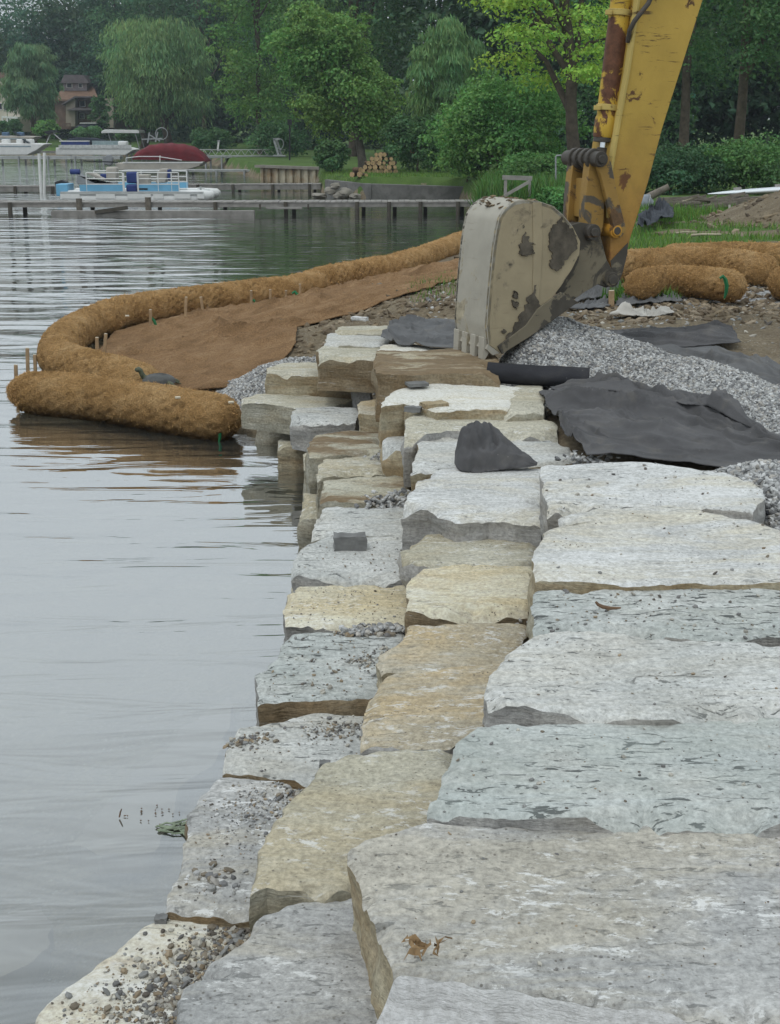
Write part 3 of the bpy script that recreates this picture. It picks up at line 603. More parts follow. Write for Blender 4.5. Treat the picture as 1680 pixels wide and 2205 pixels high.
# coir mat draped from the log up to the soil
def sheet(name, label, cat, Fp, Bp, Lp, Rp, zfun, mat, nu=110, nv=70, amp=.02, wr=(2.2, 9.0), seed=1, th=.006, group=None, px=True, fold=1.0, colr=None, rot=0.0, folds=0, fh=.07):
    e = edges_fun(Fp, Bp, Lp, Rp, zfun) if callable(zfun) else edges_px(Fp, Bp, Lp, Rp, zfun, zfun)
    G = coons(*e, nu, nv); X_, Y_ = G[..., 0], G[..., 1]
    G[..., 0] += .03*fbm(P3(X_*3, Y_*3, seed), seed, 3); G[..., 1] += .02*fbm(P3(X_*3, Y_*3, seed+5), seed+3, 3)
    if callable(zfun): G[..., 2] = zfun(X_, Y_)
    Xo, Yo = X_, Y_; X_, Y_ = Xo*math.cos(rot)+Yo*math.sin(rot), -Xo*math.sin(rot)+Yo*math.cos(rot)
    p = P3(X_*wr[0] + .8*fbm(P3(X_, Y_, seed)*1.0, seed+8, 2), Y_*wr[1] + 1.2*fbm(P3(X_, Y_, seed)*.9, seed+9, 2), seed)
    rg = 1-np.abs(vn(p, seed+1))*2; rg = np.clip(rg, 0, 1)**2.2
    rg2 = np.clip(1-np.abs(vn(p*2.3, seed+2))*2, 0, 1)**2
    gf = np.random.default_rng(seed+500); uu_ = np.linspace(0, 1, nu)[None, :]; vv_ = np.linspace(0, 1, nv)[:, None]
    for k_ in range(folds):
        v0, sl, cu, u0, ul = gf.uniform(.05, .95), gf.uniform(-.75, .05), gf.uniform(-.5, .5), gf.uniform(.05, .95), gf.uniform(.18, .5); wd = gf.uniform(.012, .035)
        dv = vv_ - (v0 + sl*(uu_-u0) + cu*(uu_-u0)**2 + .02*fbm(P3(uu_*9, k_*3.3, seed), seed, 3)); env = np.exp(-((uu_-u0)/ul)**2)
        G[..., 2] += fh*gf.uniform(.35, 1.0)*env*np.where(dv < 0, np.exp(-(dv/(wd*.45))**2), np.exp(-np.abs(dv)/(wd*2.2)))
    vw = np.linspace(0, 1, nv)[:, None]; uw = np.linspace(0, 1, nu)[None, :]; win = .22+.78*np.clip(np.minimum(np.minimum(vw, 1-vw)*5, np.minimum(uw, 1-uw)*9), 0, 1)
    G[..., 2] += win*amp*(fold*(1.4*rg*np.clip(.4+fbm(P3(X_*.9, Y_*.9, seed+3), seed, 2)*2, 0, 1.4) + .55*rg2 + .35*np.clip(1-np.abs(vn(p*np.array((3.1,4.7,1)), seed+12))*2, 0, 1)**2) + .6*fbm(P3(X_*4, Y_*4, seed), seed+4, 3)) + .012
    o = mesh_obj(name, G.reshape(-1, 3), grid_faces(nu, nv), mat, colr=None if colr is None else colr(G).reshape(-1, 3))
    if th:
        s = o.modifiers.new('thickness', 'SOLIDIFY'); s.thickness = th; s.offset = -1
    return tag(o, label, cat, group), G
def matz(x, y):
    return np.maximum(ground(x, y) + .02, .045)
sheet('coir_mat', 'brown woven coir mat spread on the wet bank inside the curved logs', 'erosion mat',
      [(330,845),(420,842),(500,838),(560,832)], [(560,648),(700,612),(850,582),(1060,538)], [(230,800),(215,755),(250,715),(340,690),(450,668)], [(640,740),(640,705),(800,662),(930,622),(1060,575)],
      matz, COIR2, 240, 170, .055, (.6, 2.6), 31, .012, colr=lambda G: np.repeat(np.clip((.085-G[..., 2:3])/.05, 0, 1)*.35, 3, -1)*np.array((1,0,1)))
# wooden stakes
STK = plain('stake_wood', (.36,.25,.145), .8, .3, 9, bmp=.3)
STKT = plain('stake_cut_end', (.62,.55,.42), .8, .1, 9)
def stake(label, xb, yt, yb, xt=None, w_=.032, z=None, mat=STK):
    z = .10 if z is None else z; b0 = at(xb, yb, z); t0 = atY(xt or xb, yt, b0[1]); b0 = b0 - np.array((0,0,.12))
    mb = MB().bar(b0, t0, w_, w_*.75); o = mb.build('stake', mat, origin=b0, bevel=.003); tag(o, label, 'stake', 'wooden stakes pinning the coir logs')
    d = (t0-b0)/np.linalg.norm(t0-b0); c = MB().bar(t0+d*.0005, t0+d*.004, w_*.92, w_*.70).build('cut_end', STKT, parent=o); return o
for lb, a in [('leaning wooden stake behind the corner, nearest the seam of the logs', (106,714,748,100)), ('tall wooden stake in the water left of the corner', (59,750,806)), ('paired wooden stake at far left, outermost in the water', (34,786,826)),
   ('short wooden stake left of the leaning one', (96,731,760)), ('small wooden stake farthest back on the outer corner', (130,706,735)), ('stubby stake close behind the small corner stake', (124,718,740)), ('low stake half hidden behind the corner log', (75,764,790)), ('stake tip peeping over the log beyond the corner', (157,688,706)),
   ('broad straight stake on the land side of the long log, above the mat', (324,667,713)), ('slim stake right of the broad straight one', (397,640,697,401)), ('stake leaning left on the land side of the long log', (441,640,690,433)), ('straight stake beside a green tie at mid log', (541,626,671)),
   ('stake just right of the green tie at mid log', (582,624,667)), ('short slim stake at the bend of the far log', (616,626,650)), ('stake by the second green tie on the far log', (646,612,644)), ('stake tip on the lake side of the long log', (439,618,634)), ('stake tip on the lake side at mid bank', (571,606,622)),
   ('stake tip on the lake side before the bend', (599,602,618)), ('upright stake inside the corner, rising from the mat', (209,727,796)), ('stake leaning right inside the corner', (221,719,778,228)), ('short stake leaning left by the corner log', (186,752,800,180)), ('stubby stake left of the short leaning one', (171,774,800,167)),
   ('stake tip on the far log, leftmost of its three', (840,553,576)), ('stake tip on the far log, middle of its three', (957,510,540)), ('stake tip on the far log, next to the bucket', (985,503,530))]:
    stake(lb, a[0], a[1], a[2], a[3] if len(a) > 3 else None)
stake('orange-brown stake standing alone in torn fabric right of the bucket', 1317, 626, 662, w_=.05, z=zg-.02)
for lb, (x, y, z) in [('white-topped stake driven flush into the long log', (274,680,.40)), ('white-topped stake driven flush beside the turtle', (383,856,.33)), ('white-topped stake driven flush near the end of the front log', (498,866,.33))]:
    p = at(x, y, z); o = MB().box(p, (.042,.03,.016), rz=.3).build('stake', STKT, bevel=.004); tag(o, lb, 'stake', 'wooden stakes pinning the coir logs')
GRN = plain('green_plastic', (.02,.16,.06), .5, .2, 9)
def tie(label, x, y, z, s=.10, rz=0.0):
    p = at(x, y, z); pts = [p+np.array((math.cos(rz)*a, math.sin(rz)*a*.3-.04, b))*s for a, b in ((-.3,.6),(-.1,.75),(.1,.5),(.22,.1),(.2,-.4),(.1,-.8))]
    o = MB().tube(pts, [.10*s,.13*s,.15*s,.15*s,.12*s,.06*s], 6).build('plastic_tie', GRN, smooth=True); tag(o, label, 'plastic tie', 'green plastic ties on the coir logs')
tie('green plastic tie curling at the stone end of the front log', 468, 932, .07, .10)
tie('green plastic tie beside the stake at mid log', 549, 662, .12, .13)
tie('green plastic tie on the inner side of the far log', 638, 648, .12, .17)
tie('green plastic tie on the end of the short loose log', 1558, 618, zg+.30, .12)
tie('dark green tie at the foot of the broad straight stake', 331, 702, .14, .12)
# ------------------------------------------------------------------ turtle
SHELL = plain('turtle_shell', (.085,.085,.08), .45, .3, 14, bmp=.4); SKIN = plain('turtle_skin', (.085,.095,.06), .5, .4, 30)
tp = at(343, 829, .18); tb = empty('turtle', tp, 'dark grey turtle with raised neck basking on the coir', 'turtle')
V = []; nU, nV = 36, 14
for j in range(nV+1):
    f = j/nV
    for i_ in range(nU):
        a = 2*math.pi*i_/nU; r_ = math.sin(f*math.pi/2); z_ = math.cos(f*math.pi/2)
        ridge = 1 + .025*math.cos(a*9) * f
        V.append((.148*r_*math.cos(a)*ridge, .112*r_*math.sin(a)*ridge, .072*z_**.8 + .006*math.cos(i_*2.1+j*1.9)*(1-f) if j < nV else -.005))
V = np.array(V); idx = np.arange((nV+1)*nU).reshape(nV+1, nU)
Fc = np.stack([idx[:-1].ravel(), idx[1:].ravel(), np.roll(idx[1:], -1, 1).ravel(), np.roll(idx[:-1], -1, 1).ravel()], 1)
mesh_obj('shell', V + np.array((0,0,.03)), Fc.tolist() + [tuple(idx[-1])], SHELL, parent=tb)
def tpart(name, tubes):
    mb = MB()
    for p_, r_ in tubes: mb.tube(p_, r_, 10)
    V_ = np.array(mb.v); return mesh_obj(name, V_, mb.f, SKIN, parent=tb, angle=60)
tpart('head', [([(-.10,0,.05),(-.135,-.005,.075),(-.15,-.01,.105),(-.158,-.01,.13),(-.175,-.012,.142),(-.198,-.012,.138),(-.208,-.012,.134)], [.032,.026,.022,.023,.026,.019,.007])])
for sx_, sy_, an in ((-.09,-.09,-2.4),(-.09,.09,2.4),(.10,-.085,-.6),(.10,.085,.6)):
    tpart('leg', [([(sx_*.8, sy_*.7, .035), (sx_+.035*math.cos(an), sy_+.03*math.sin(an), .02), (sx_+.075*math.cos(an), sy_+.055*math.sin(an), .006)], [.026,.022,.012])])
tpart('tail', [([(.14,0,.03),(.17,.005,.018),(.195,.012,.01)], [.012,.008,.003])])
# ------------------------------------------------------------------ gravel and pebbles
_ico = None
def ico():
    global _ico
    if _ico is None:
        bm = bmesh.new(); bmesh.ops.create_icosphere(bm, subdivisions=1, radius=1); _ico = (np.array([v.co[:] for v in bm.verts]), np.array([[v.index for v in f.verts] for f in bm.faces])); bm.free()
    return _ico
GRV_M, tG, bG, _ = new_mat('crushed_gravel')
aG = nd(tG, 'ShaderNodeAttribute', attribute_name='Col')
setc(tG, bG, mixc(tG, .3, aG.outputs['Color'], noise(tG, coords(tG, rnd=False), 120, 3), 'OVERLAY'), .9)
PAL_G = np.array([(.33,.33,.32),(.24,.24,.24),(.43,.43,.42),(.50,.50,.49),(.17,.17,.17),(.36,.34,.31)])
PAL_B = np.array([(.20,.17,.13),(.12,.105,.09),(.28,.22,.15),(.25,.25,.24),(.33,.31,.27),(.40,.38,.33),(.17,.165,.16)])
def pebble_geo(P, r, pal, seed, flat=.65):
    g = np.random.default_rng(seed); iv, if_ = ico(); n = len(P); k = len(iv)
    sc_ = r[:, None, None]*np.stack([g.uniform(.75, 1.35, n), g.uniform(.7, 1.15, n), g.uniform(flat*.7, flat*1.3, n)], 1)[:, None, :]
    vv = iv[None]*(1 + .28*g.normal(0, .55, (n, k, 1)))*sc_
    a = g.uniform(0, 6.283, n); ca, sa = np.cos(a)[:, None], np.sin(a)[:, None]; tl = g.normal(0, .35, (n, 1))
    x = vv[..., 0]*ca - vv[..., 1]*sa; y = vv[..., 0]*sa + vv[..., 1]*ca; z = vv[..., 2] + x*tl
    V = np.stack([x, y, z], -1) + P[:, None, :]
    Fc = (if_[None] + (np.arange(n)*k)[:, None, None]).reshape(-1, 3)
    c = pal[g.integers(0, len(pal), n)]*g.uniform(.75, 1.25, (n, 1)); return V.reshape(-1, 3), Fc, np.repeat(c, k, 0)
def pebbles(name, label, cat, P, r, pal=PAL_G, seed=1, parent=None, flat=.65):
    P = np.asarray(P, float); V, Fc, c = pebble_geo(P, np.asarray(r, float), pal, seed, flat)
    o = mesh_obj(name, V if parent is None else V-np.array(parent.location), Fc, GRV_M, parent=parent, smooth=False, colr=c)
    return tag(o, label, cat, kind='stuff')
def heap(label, line, width, hgt0, hgt1, n, rp, seed, ext=1.0, pal=PAL_G, name='gravel_heap'):
    """ridge of gravel along a polyline of world xy points"""
    line = np.array(line, float); g = np.random.default_rng(seed)
    lo = line.min(0)-width; hi = line.max(0)+width; nx = int((hi[0]-lo[0])/.05); ny = int((hi[1]-lo[1])/.05)
    X_, Y_ = np.meshgrid(np.linspace(lo[0], hi[0], nx), np.linspace(lo[1], hi[1], ny))
    def hz(x, y):
        p = np.stack([x, y], -1); best = np.full(x.shape, -9.0); L = len(line)-1
        for i in range(L):
            a, b_ = line[i], line[i+1]; ab = b_-a; t = np.clip(((p-a)@ab)/(ab@ab), 0, 1); d = np.linalg.norm(p-(a+t[..., None]*ab), axis=-1)
            f = (i+t)/L; wd = width*(1-.58*f); best = np.maximum(best, (hgt0*(1-f)+hgt1*f)*(1.04-d/wd - .10*np.exp(-(d/(.18*wd))**2)))
        return best + .035*fbm(P3(x*2.6, y*2.6, seed), seed, 4)
    Zh = hz(X_, Y_); G0 = ground(X_, Y_); Z_ = G0 + np.where(Zh > -.04, Zh, -.04)
    V = np.stack([X_, Y_, Z_], -1).reshape(-1, 3); Fc = grid_faces(nx, ny); Fc = np.vstack([Fc[:, [0,1,2]], Fc[:, [0,2,3]]])
    keep = (Zh.reshape(-1)[Fc].max(1) > -.035); Fc = Fc[keep]
    core_c = np.full((len(V), 3), .22)
    px_ = g.uniform(lo[0], hi[0], n*4); py_ = g.uniform(lo[1], hi[1], n*4); hh_ = hz(px_, py_); k = (hh_ > -.02) | ((hh_ > -.12*ext) & (g.random(n*4) < .10))
    px_, py_, hh_ = px_[k][:n], py_[k][:n], hh_[k][:n]
    zz = ground(px_, py_) + np.maximum(hh_, 0); r_ = g.uniform(.6, 1.35, len(px_))*rp
    V2, F2, c2 = pebble_geo(np.stack([px_, py_, zz+r_*.25], -1), r_, pal, seed+1, .75)
    faces = np.vstack([Fc, F2+len(V)])
    o = mesh_obj(name, np.vstack([V, V2]), faces, GRV_M, smooth=False, colr=np.vstack([core_c, c2])); tag(o, label, 'gravel heap', 'heaps of crushed gravel'); return o
_a = at(1205, 700, 1.02)
heap('grey gravel heap peaking beside the bucket and trailing off to the right edge', [at(1150,735,.95)[:2], _a[:2], at(1330,752,.9)[:2], at(1480,806,.8)[:2], at(1620,868,.78)[:2], at(1800,925,.75)[:2]], .80, .42, .07, 52000, .0115, 41)
heap('small grey gravel heap at left, between the coir mat and the stone wall', [at(615,768,.5)[:2], at(670,755,.55)[:2], at(730,750,.55)[:2]], .62, .30, .26, 15000, .0125, 42)
heap('coarse gravel spilled beside the white slab at the right edge', [at(1640,1045,.78)[:2], at(1720,1085,.76)[:2], at(1800,1150,.76)[:2]], .42, .16, .14, 7000, .014, 43)
def on_slab(G, n, u, v, seed, r0, r1, pal=PAL_B, clump=0.0):
    """n resting points on a slab's top grid, u/v are ranges of its surface"""
    g = np.random.default_rng(seed); nv, nu = G.shape[:2]
    if clump:
        uu = np.clip(g.normal((u[0]+u[1])/2, (u[1]-u[0])/4, n), 0.02, .98); vv = np.clip(g.normal((v[0]+v[1])/2, (v[1]-v[0])/4, n), .03, .97)
    else: uu = g.uniform(*u, n); vv = g.uniform(*v, n)
    P = G[(vv*(nv-1)).astype(int), (uu*(nu-1)).astype(int)] + g.normal(0, .006, (n, 3))*np.array((1,1,0)); r = r0*(r1/r0)**(g.random(n)**2.2); P = P + np.stack([0*r, 0*r, r*.35], 1); return P, r
def spill(label, parts, seed, pal=PAL_B, name='loose_pebbles', flat=.65):
    Ps, rs = [], []
    for k, (G, n, u, v, r0, r1, cl) in enumerate(parts):
        P, r = on_slab(G, n, u, v, seed+k, r0, r1, clump=cl); Ps.append(P); rs.append(r)
    return pebbles(name, label, 'pebbles', np.vstack(Ps), np.concatenate(rs), pal, seed, flat=flat)
spill('rounded brown and grey pebbles strewn over the cream stone at bottom left', [(G_L1, 650, (.30,.85), (.25,.98), .004, .0135, 1), (G_L1, 420, (.30,.70), (.15,.60), .003, .009, 1), (G_L1, 110, (.05,.9), (.1,.97), .004, .013, 0), (G_L1, 160, (.55,.85), (.66,.98), .005, .015, 1), (G_L1, 1500, (.30,.80), (.10,.98), .0015, .004, 1), (G_L1, 500, (.1,.75), (.1,.7), .0015, .005, 0)], 101)
spill('grit and small stones on the grey lakeside slab', [(G_L2, 420, (.15,.75), (.55,.99), .0025, .008, 1), (G_L2, 260, (.45,.98), (.83,.99), .004, .014, 1), (G_L2, 45, (.1,.6), (.10,.30), .006, .019, 1), (G_L2, 300, (.1,.9), (.05,.95), .002, .005, 0)], 120, np.vstack([PAL_B, PAL_G]))
spill('grit lying on the light grey slab with the thin crack', [(G_L3, 120, (.02,.22), (.50,.75), .004, .011, 1), (G_L3, 200, (.45,.85), (.55,.9), .003, .010, 1), (G_L3, 110, (.05,.95), (.05,.95), .002, .006, 0)], 140)
spill('dark pebbles scattered on the blue-grey lakeside slab', [(G_L4, 130, (.05,.9), (.05,.95), .003, .012, 0), (G_L4, 150, (.6,.98), (.35,.75), .003, .009, 1), (G_L4, 130, (.45,1.0), (.90,.99), .007, .019, 1)], 160)
spill('grit scattered on the cream lakeside slab', [(G_L5, 150, (.05,.95), (.05,.95), .002, .007, 0), (G_L6, 130, (.05,.9), (.05,.95), .002, .007, 0)], 180)
spill('tiny stones lying on the pale top slabs', [(G_T5, 60, (.02,.98), (.02,.98), .003, .010, 0), (G_T4, 140, (.05,.8), (.05,.95), .003, .010, 0), (G_T3, 70, (.02,.98), (.05,.95), .002, .007, 0), (G_T2, 110, (.02,.9), (.05,.95), .002, .008, 0), (G_T6, 50, (.02,.98), (.05,.95), .003, .011, 0), (G_T1, 130, (.02,.8), (.05,.97), .0015, .006, 0)], 200)
for k, (o, G) in enumerate([x for x in TZ if x[0].name.startswith('stone_block')][:0]): pass
def strip(label, p0, p1, z, n, wid, r0, seed, pal=PAL_G):
    g = np.random.default_rng(seed); a = at(*p0, z); b_ = at(*p1, z); t_ = g.random((n, 1)); P = a + (b_-a)*t_ + g.normal(0, wid, (n, 3))*np.array((1,1,.25)); r = g.uniform(.6, 1.5, n)*r0
    return pebbles('loose_gravel', label, 'gravel', P, r, pal, seed)
strip('loose gravel packed under the front edge of the cream slab', (1000,1330), (1125,1330), .545, 120, .022, .012, 61)
strip('loose gravel in the joint behind the blue-grey lakeside slab', (740,1357), (868,1352), .435, 150, .022, .012, 62)
strip('gravel spilled onto the tan layered slab', (800,1082), (885,1072), .43, 260, .05, .013, 63)
strip('gravel pocket beside the brown-stained slab', (815,985), (890,975), .47, 150, .04, .013, 64)
strip('pale gravel line between the fabric roll and the draped fabric', (1190,838), (1275,828), .77, 130, .05, .018, 65)
strip('pale gravel patch by the corner of the layered slabs', (1225,985), (1300,990), .76, 60, .05, .014, 66)
g_ = np.random.default_rng(5); n_ = 2600
xx = g_.uniform(.2, 4.6, n_); yy = g_.normal(13.0, 1.3, n_); P = np.stack([xx, yy, ground(xx, yy)], -1)
pebbles('scattered_rubble', 'pale stones and clods scattered over the bare soil', 'rubble', P, g_.uniform(.5, 1.6, n_)**2*.012, np.vstack([PAL_G, PAL_B, np.array([(.45,.42,.36)])]), 67)
n_ = 3000; xx = g_.uniform(1.6, 4.8, n_); yy = g_.uniform(11.2, 14.5, n_)
pebbles('soil_clods', 'dark churned clods on the bare soil behind the fabrics', 'soil clods', np.stack([xx, yy, ground(xx, yy)], -1), g_.uniform(.4, 1.5, n_)**2*.022, np.array([(.15,.115,.075),(.20,.155,.10),(.12,.09,.06),(.26,.21,.15)]), 69)
n_ = 1600; xx = g_.normal(9.2, 2.0, n_); yy = g_.normal(23.0, 1.8, n_)
pebbles('soil_clods', 'brown clods over the soil heap at the right edge', 'soil clods', np.stack([xx, yy, ground(xx, yy)], -1), g_.uniform(.4, 1.6, n_)**2*.045, np.array([(.13,.10,.065),(.18,.14,.09),(.11,.085,.06),(.22,.18,.125)]), 70)
n_ = 2200; xx = g_.uniform(-1.2, 1.6, n_); yy = g_.normal(13.6, 1.5, n_); k_ = sdist(xx, yy) > 1.55; xx, yy = xx[k_], yy[k_]
pebbles('soil_clods', 'dark soil clods on the strip between mat and wall', 'soil clods', np.stack([xx, yy, ground(xx, yy)], -1), g_.uniform(.4, 1.6, len(xx))**2*.022, np.array([(.15,.115,.075),(.20,.155,.10),(.12,.09,.06),(.26,.21,.15)]), 68)
# small loose stones that stand out
def rock(label, x, y, z, dims, rz, matn='grey', seed=1, flatb=True, name='loose_stone'):
    p = at(x, y, z); bm = bmesh.new(); bmesh.ops.create_cube(bm, size=1.0); bmesh.ops.subdivide_edges(bm, edges=bm.edges, cuts=4, use_grid_fill=True)
    V = np.array([v.co[:] for v in bm.verts]); Fc = [tuple(v.index for v in f.verts) for f in bm.faces]; bm.free()
    V = V*np.array(dims); V = V + .10*min(dims)*np.stack([fbm(V*9/max(dims)+k*5, seed+k, 3) for k in range(3)], -1)*2; ca, sa = math.cos(rz), math.sin(rz)
    V = np.stack([V[:,0]*ca-V[:,1]*sa, V[:,0]*sa+V[:,1]*ca, V[:,2]+dims[2]/2], -1) + p
    o = mesh_obj(name, V, Fc, SIDES[matn] if matn in SIDES else TOPS[matn], smooth=True, angle=30); return tag(o, label, 'loose stone')
DARKST = plain('grey_cut_stone', (.175,.175,.17), .85, .25, 16, bmp=.5); SIDES['dark'] = DARKST
rock('small square grey stone sitting alone on a lakeside slab', 754, 1183, .405, (.155,.085,.075), 0.05, 'dark', 3)
rock('small tan wedge of stone on the layered slab behind the bright slab', 935, 884, .77, (.15,.10,.05), .4, 'tan', 4)
rock('thin grey flake lying on the bright pale slab', 898, 830, .81, (.13,.10,.02), .3, 'dark', 5)
rock('small brown chip leaning by the tan wedge of stone', 890, 886, .77, (.10,.06,.03), -.3, 'dark', 6)
rock('white flake of stone on the soil behind the layered slabs', 775, 690, .86, (.13,.06,.03), -.4, 'pale', 7)
rock('dark round stone on the gritty lakeside slab', 700, 1655, .39, (.035,.03,.025), 0, 'dark', 8)
rock('dark pebble at the back of the pebbled cream stone', 348, 1990, .335, (.032,.028,.024), 0, 'dark', 9)
# submerged slabs near the wall
rockm = plain('drowned_stone', (.225,.19,.165), .9, .35, 3)
def sunk(label, pts, z, seed):
    W = resample(np.array([at(x, y, z) for x, y in pts + [pts[0]]]), 140)[:-1]; W[:, 0] += .07*fbm(W*5+seed, seed, 4); W[:, 1] += .07*fbm(W*5+seed+9, seed+2, 4)
    mb = MB().prism(W, (0,0,-1), .08); o = mb.build('sunken_slab', rockm); tag(o, label, 'sunken slab', 'slabs drowned in the shallow water')
sunk('pale slab lying under water out from the gritty lakeside slab', [(140,1830),(260,1700),(400,1560),(500,1500),(470,1640),(395,1700),(330,1830),(200,1840)], -.13, 1)
sunk('pale slab under water at the left edge near the bottom', [(-60,1990),(110,1950),(120,2000),(60,2080),(-60,2120)], -.13, 2)
# ------------------------------------------------------------------ black geotextile
def fabric(name, c, tint=.25):
    m, t, b, _ = new_mat(name); v = coords(t, rnd=False)
    cc = ramp(t, noise(t, v, 2.4, 6, .6), [(.3, tuple(x*.75 for x in c)), (.7, tuple(x*1.3 for x in c))])
    cc = mixc(t, ramp(t, noise(t, v, 5.5, 8, .7, .4), [(.52, 0.0), (.70, tint)]), cc, (.22,.20,.165))
    ds = ramp(t, nd(t, 'ShaderNodeTexVoronoi', {'Vector': v, 'Scale': 30.0}).outputs['Distance'], [(.05, 1.0), (.09, 0.0)])
    cc = mixc(t, mth(t, 'MULTIPLY', ds, ramp(t, noise(t, v, 4, 3), [(.5, 0.0), (.65, .7)])), cc, (.36,.35,.32))
    setc(t, b, cc, .85); bump(t, b, mth(t, 'ADD', noise(t, v, 90, 4, .7), mth(t, 'MULTIPLY', noise(t, v, 10, 4), 1.0)), .35, .01); return m
FAB = fabric('geotextile', (.092,.090,.092)); FABL = fabric('geotextile_dusty', (.125,.126,.128), .35); FABD = fabric('geotextile_dark', (.026,.026,.03), .08)
def land(off=.02): return lambda x, y: np.maximum(ground(x, y), .70) + off
sheet('filter_fabric', 'large black filter fabric draped in folds behind the white slabs', 'filter fabric', [(1205,915),(1262,985),(1420,992),(1560,1010),(1690,1030),(1800,1050)], [(1165,850),(1260,838),(1330,832),(1440,855),(1520,868),(1600,900),(1690,945),(1800,975)], [(1175,880)], [(1800,1010)],
      lambda x, y: .775 + .05*np.clip(fbm(P3(x*1.2, y*1.2, 3), 7, 2), -.5, 1), FAB, 300, 200, .06, (.38, 2.3), 51, rot=R(-32), folds=16, fh=.042)
sheet('filter_fabric', 'black fabric edge peaking up against the gravel behind the draped fabric', 'filter fabric', [(1190,850),(1290,846),(1400,862),(1520,885),(1640,940)], [(1265,826),(1290,815),(1330,826),(1440,850),(1530,862),(1600,905)], [], [],
      lambda x, y: .82 + .02*x*0, FAB, 140, 30, .07, (.5, 2.4), 52, rot=R(-40))
sheet('filter_fabric', 'dusty dark fabric lying flat beyond the gravel at the right edge', 'filter fabric', [(1375,780),(1420,800),(1520,835),(1600,845),(1720,850)], [(1330,752),(1420,752),(1530,748),(1600,765),(1720,815)], [], [], land(.03), FABL, 200, 110, .04, (.5, 2.4), 53, rot=R(-20), folds=12, fh=.035)
sheet('filter_fabric', 'rumpled dark fabric at the foot of the bare soil, behind the gravel peak', 'filter fabric', [(1330,752),(1420,754),(1500,752),(1598,742)], [(1288,716),(1400,718),(1500,716),(1575,712)], [], [], land(.04), FAB, 180, 90, .05, (.45, 3.0), 54, rot=R(-8), folds=9, fh=.04)
sheet('filter_fabric', 'crumpled dark fabric left of the excavator bucket on the pale slabs', 'filter fabric', [(822,727),(860,744),(920,752),(1000,756)], [(850,696),(900,692),(940,690),(1000,694)], [], [], lambda x, y: .865+0*x, FABL, 150, 90, .04, (2.2, 3.2), 55, folds=12, fh=.045)
# torn scraps behind
for lb, Fp, Bp, sd_ in [('torn dark fabric scrap left of the lone orange stake', [(1215,668),(1300,666)], [(1270,650),(1330,648)], 56), ('torn dark fabric scraps behind the lone orange stake', [(1325,660),(1400,656),(1470,650)], [(1330,640),(1400,628),(1450,632)], 57), ('pale torn sheet lying on the soil right of the bucket', [(1310,684),(1380,684),(1450,677)], [(1330,676),(1400,673),(1450,674)], 58), ('dark scrap of fabric on the grass close behind the bucket', [(1240,655),(1330,640)], [(1250,640),(1340,626)], 59)]:
    sheet('fabric_scrap', lb, 'fabric scrap', Fp, Bp, [], [], lambda x, y: ground(x, y)+.02, FABL if sd_ != 58 else plain('pale_sheet', (.45,.43,.39), .8), 50, 24, .10, (3, 7), sd_)
# roll of fabric with pale core
ra, rb = at(1050, 800, .86), at(1268, 815, .83)
def roll(label, a, b_, r0, r1, mat, seed, turns=2.2):
    a, b_ = np.array(a), np.array(b_); n, k = 40, 120; d = (b_-a)/np.linalg.norm(b_-a); s_ = np.cross(d, (0,0,1.0)); s_ /= np.linalg.norm(s_); u_ = np.cross(s_, d)
    th_ = np.linspace(0, turns*2*math.pi, k); T_, L_ = np.meshgrid(th_, np.linspace(0, 1, n)); rr = (r0*(1-L_)+r1*L_)*(.55+.45*T_/th_[-1])*(1+.10*fbm(P3(L_*4, np.cos(T_), np.sin(T_)), seed, 3))
    C = a + (b_-a)*L_[..., None]; V = C + s_*(np.cos(T_)*rr*1.35)[..., None] + u_*(np.sin(T_)*rr*.75)[..., None]
    o = mesh_obj('fabric_roll', V.reshape(-1, 3), grid_faces(k, n), mat); sl = o.modifiers.new('thickness', 'SOLIDIFY'); sl.thickness = .004
    return tag(o, label, 'fabric roll')
fr_ = roll('black roll of filter fabric with open end in front of the gravel heap', ra, rb, .09, .10, FABD, 71)
o = MB().disc(rb + np.array((-.01,-.02,-.045)), rb-ra, .030, .05, 12).build('core_end', plain('pale_plastic', (.62,.70,.74), .4), parent=fr_)
